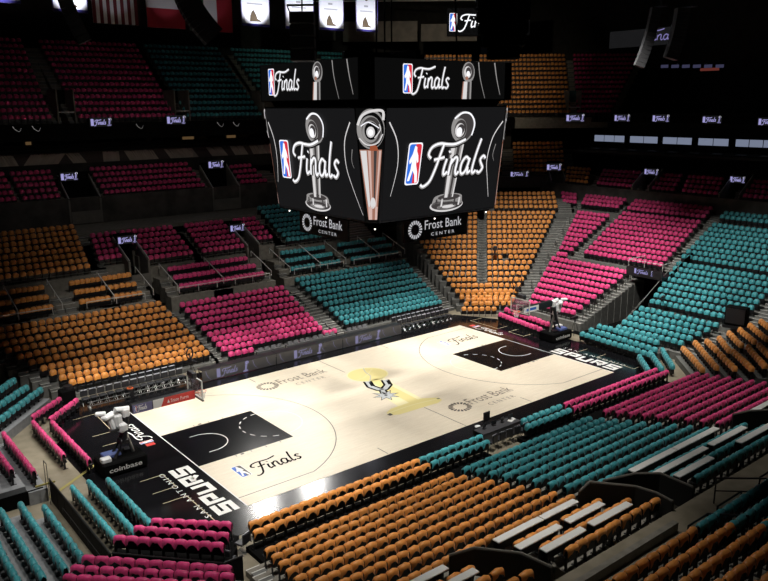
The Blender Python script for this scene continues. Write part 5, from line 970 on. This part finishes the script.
def railing(label, pts, h, m=M_RAILB, g=None, step=1.1, r_=.028, mid=True):
    t = thing('railing', label, 'railing', pts[0], 0, g); o = Vector(pts[0]); P = [Vector(p)-o for p in pts]
    MB().tube([tuple(p+Vector((0, 0, h))) for p in P], r_, m).build('top_rail', t)
    if mid: MB().tube([tuple(p+Vector((0, 0, h*.5))) for p in P], r_*.7, m).build('mid_rail', t)
    for a_, b_ in zip(P[:-1], P[1:]):
        n = max(1, int((b_-a_).length/step))
        for k in range(n+1 if b_ is P[-1] else n):
            q = a_.lerp(b_, k/n); MB().tube([tuple(q), tuple(q+Vector((0, 0, h)))], r_*.9, m, 5).build('post', t)
GR = 'black tube railings on the near upper walkway'
railing('black square tube railing beside the dim orange rows', [(-8.4, -25.9, 4.1), (-7.2, -25.9, 4.1), (-7.2, -27.2, 4.6)], 1.0, g=GR, r_=.035)
railing('second black tube railing right of the dim orange rows', [(-6.6, -25.9, 4.1), (-5.0, -25.9, 4.1)], 1.05, g=GR, r_=.035)
railing('black stair railing behind the teal suite box', [(-3.4, -24.2, 3.4), (-3.4, -26.0, 4.1)], 1.05, g=GR, r_=.035)
railing('long black railing above the right walkway', [(-3.0, -25.6, 3.9), (6.0, -25.6, 3.9)], 1.0, g=GR, r_=.035)

# far mezzanine box rails: pale front bars and dividers
GM = 'pale rails round the far boxes'
for (x0, x1, lab) in ((-19.5, -14.9, 'pale front rail of the far boxes at left edge'), (-12.5, -8.1, 'pale front rail below the far orange boxes'), (-5.3, 2.9, 'pale front rail below the far pink boxes'), (5.4, 10.7, 'pale front rail of far teal boxes, left'), (11.9, 17.6, 'pale front rail of far teal boxes, right')):
    railing(lab, [(x0, 19.15, 3.75), (x1, 19.15, 3.75)], .5, M_RAIL, GM, 1.6, .035, False)
for (x, lab) in ((-17.2, 'pale divider rail among far boxes at left edge'), (-14.2, 'pale divider rail left of the far orange boxes'), (-10.45, 'pale divider rail between the two far orange boxes'), (-7.4, 'pale divider rail right of the far orange boxes'), (-5.4, 'pale divider rail left of the far pink boxes'), (-1.4, 'pale divider rail between the two far pink boxes'), (3.1, 'pale divider rail right of the far pink boxes'), (5.0, 'pale stair rail left of the far teal boxes'), (8.15, 'pale divider rail between the two left teal boxes'), (11.0, 'pale divider rail in the middle of far teal boxes'), (14.9, 'pale divider rail between the two right teal boxes'), (18.1, 'pale divider rail at right end of far teal boxes')):
    railing(lab, [(x, 19.2, 4.0), (x, 22.6, 5.2)], .45, M_RAIL, 'pale divider rails of the far boxes', 1.7, .04, False)

# aisle railings and tunnel at the right end
GE = 'black aisle railings at the right end'
for i in range(5):
    x = 21.2+i*1.5; railing(f'black aisle railing beside the pink end seats, {ORD[i]} from the front', [(x, .25, .75+(x-20.9)*.354), (x+1.2, .2, .75+(x+1.2-20.9)*.354)], .95, g=GE, step=.4)
tn = MB(); tn.add([(19.8, -3.3, 0), (32, -2.8, 0), (32, -2.8, 5.6), (24.2, -3.3, 2.6), (21, -3.3, .9), (19.8, -3.3, .4)], [(0, 1, 2, 3, 4, 5)], M_BLK); tn.add([(19.8, -3.4, 0), (32, -2.9, 0), (32, -2.9, 5.6), (24.2, -3.4, 2.6), (21, -3.4, .9), (19.8, -3.4, .4)], [(5, 4, 3, 2, 1, 0)], M_BLK); tn.build('wall_tunnel_side', kind='structure')
slab('wall_tunnel_back', (29.0, -1.2, 2.1), (.3, 4.2, 4.2), M_BLK)
slab('floor_tunnel_mat', (24.5, -1.4, .03), (9.5, 3.6, .03), M_BLK)
railing('curved black handrail along the tunnel below the teal end seats', [(19.9, -3.35, .4), (21.4, -3.3, .9), (24.2, -3.3, 2.4), (28.8, -2.7, 4.2)], .35, M_LAT0, None, 2.5, .035, False)
pf = thing('camera_platform', 'black platform with finals display bridging the tunnel between pink and teal seats', 'platform', (27.6, -1.5, 0))
MB().box((.6, 0, 4.0), (2.6, 3.4, .25), M_DARK).build('deck', pf); MB().box((-.7, 0, 4.35), (.1, 3.4, .6), M_DARK).build('front_panel', pf)
a = Art(plane_frame((-.76, .9, 4.1), (0, -1, 0), (0, 0, 1), (-1, 0, 0)), .003, .004); a.nba(0, .04, .42, (E_LV, E_LV, E_LV)); a.finals(.3, .1, .3, E_LV, 0, .15, wd=1.0); a.trophy(1.65, .02, .46, (E_LV, E_LV, E_BG, E_W)); a.done('display', pf)
for s2 in (-1.6, 1.6):
    MB().tube([(-.6, s2, 4.1), (-.6, s2, 5.2), (1.8, s2, 5.2), (1.8, s2, 4.1)], .03, M_RAIL).build('side_rail', pf)
MB().tube([(-.6, -1.6, 5.2), (-.6, 1.6, 5.2)], .03, M_RAIL).build('front_rail', pf)
for s2 in (-1.5, 1.5): MB().box((1.6, s2, 2), (.12, .12, 4.0), M_DARK).build('support', pf)
# corner aisle railings
for i in range(6):
    d = 20.5+i*2.5; z = .9+(d-19)*.41
    a0 = cpt(d, -10.2+.0*i-.62*0, z)
GC = 'short black rails in the grey corner aisles'
for nm, t0, t1 in (('middle corner aisle', -6.6, -7.6), ('wide aisle beside the pink end seats', -13.6, -20.5)):
    for i in range(7):
        d = 21+i*2.1; k = i/6; t_ = t0+(t1-t0)*k; z = .1+(d-18.7)*.41
        t = thing('aisle_rail', f'short black rail in the {nm}, {ORD[i]} from the front', 'railing', cpt(d, t_, z), R(51), GC)
        MB().tube([(0, 0, 0), (0, 0, .9), (.9, 0, 1.25), (.9, 0, .35)], .022, M_RAILB, 5).build('rail', t); MB().tube([(0, 0, .5), (.9, 0, .85)], .015, M_RAILB, 5).build('mid_rail', t)

# cameras and speakers standing in the stands
def tripod_camera(label, p, h=1.5, ring=False, rz=0):
    t = thing('video_camera', label, 'camera', p, rz)
    for k in range(3): MB().tube([(0, 0, h), (.38*math.cos(k*2.094), .38*math.sin(k*2.094), 0)], .02, M_DARK, 5).build('tripod_leg', t)
    MB().box((0, 0, h+.14), (.22, .5, .26), M_DARK, bevel=.03).cyl((0, 0, h-.05), .06, .1, M_DARK, 8).build('body', t); MB().tube([(0, .25, h+.15), (0, .55, h+.15)], .08, M_DARK, 10).build('lens', t)
    if ring: MB().tube([(ring*math.cos(q)*.75, -.1, h+.3+ring+ring*math.sin(q)) for q in np.linspace(0, 2*math.pi, 20, endpoint=False)], .05, M_DARK, 5, closed=True).tube([(0, -.1, h+.1), (0, -.1, h+.7)], .03, M_DARK).build('loop_frame', t)
tripod_camera('black camera on tripod with loop frame, at right end of the team bench', (-8.6, 10.4, .02), 1.0, .38, R(200))
tripod_camera('black camera with loop frame between corner orange and pink seats', (20.3, 6.6, .9), 1.3, .6, R(160))
tripod_camera('dark video camera standing on the teal end seats aisle', (23.9, -5.2, 2.3), .9, rz=R(100))
tripod_camera('dark video camera behind the right basketball hoop', (19.6, -.2, .0), 1.3, rz=R(90))
q = thing('monitor_cabinet', 'big black box among teal end seats beside the lower aisle', 'cabinet', (23.6, -11.3, 2.3), R(10)); MB().box((0, 0, .9), (.8, 1.5, 1.4), M_BLK, bevel=.06).build('body', q); MB().box((0, 0, .12), (.9, 1.6, .2), M_DARK).build('plinth', q); MB().box((-.42, 0, .95), (.03, 1.3, 1.1), M_DARK).build('front_grille', q)
# cut-out in the corner block
q = thing('video_camera', 'dark camera with cover set among the corner orange seats', 'camera', (24.0, 12.8, 4.0), R(130)); MB().box((0, 0, .75), (.35, .5, .4), M_DARK, bevel=.05).build('body', q); MB().tube([(0, 0, .1), (0, 0, .6)], .1, M_DARK).build('post', q)

# ------------------------------------------------------------------ near-left barriers and deck details
def barrier(label, pts, h, g):
    t = thing('barrier_wall', label, 'barrier', (0, 0, 0), 0, g)
    for (x0, y0), (x1, y1) in zip(pts[:-1], pts[1:]):
        L = math.hypot(x1-x0, y1-y0); n = max(1, round(L/1.2))
        for k in range(n):
            a_, b_ = (k+.02)/n, (k+.98)/n; cx, cy = x0+(x1-x0)*(a_+b_)/2, y0+(y1-y0)*(a_+b_)/2
            MB().box((cx, cy, h/2), (L*(b_-a_), .06, h), mat('barrier_black', (.012, .012, .013), .7, spec=.1), math.atan2(y1-y0, x1-x0)).build('panel', t)
        MB().tube([(x0, y0, h+.03), (x1, y1, h+.03)], .04, M_RAILB).build('top_rail', t)
barrier('black panel barrier between the floor seats and left deck', [(-21.25, -1.2), (-21.25, -9.3)], 1.1, 'black barriers by the left decks')
barrier('black panel barrier between the two pink corner groups', [(-21.25, -9.5), (-18.2, -12.9), (-17.4, -12.9)], 1.25, 'black barriers by the left decks')
sk = MB().box((-24.0, -.95, .35), (5.0, .06, .7), M_BLK).build('deck_skirt', kind='structure')
fltape = MB().add([(-21.3, -.8, .025), (-18.4, 1.3, .025), (-18.3, 1.15, .025), (-21.2, -.95, .025)], [(0, 3, 2, 1)], M_YEL).build('floor_tape', kind='structure')
MB().box((-21.38, -.9, .78), (.9, .08, .08), M_YEL, R(0)).build('trim_deck_edge', kind='structure')
railing('thin black post rail by the yellow tape at left', [(-21.4, -1.15, .0), (-21.4, -1.6, .0)], 2.1, g=None, r_=.02, mid=False)
railing('pale curved handrails on the left raised deck', [(-21.7, -4.8, 1.1), (-21.7, -10.2, 1.1)], .25, M_RAILB, None, 1.0, .015, False)
"""end"""
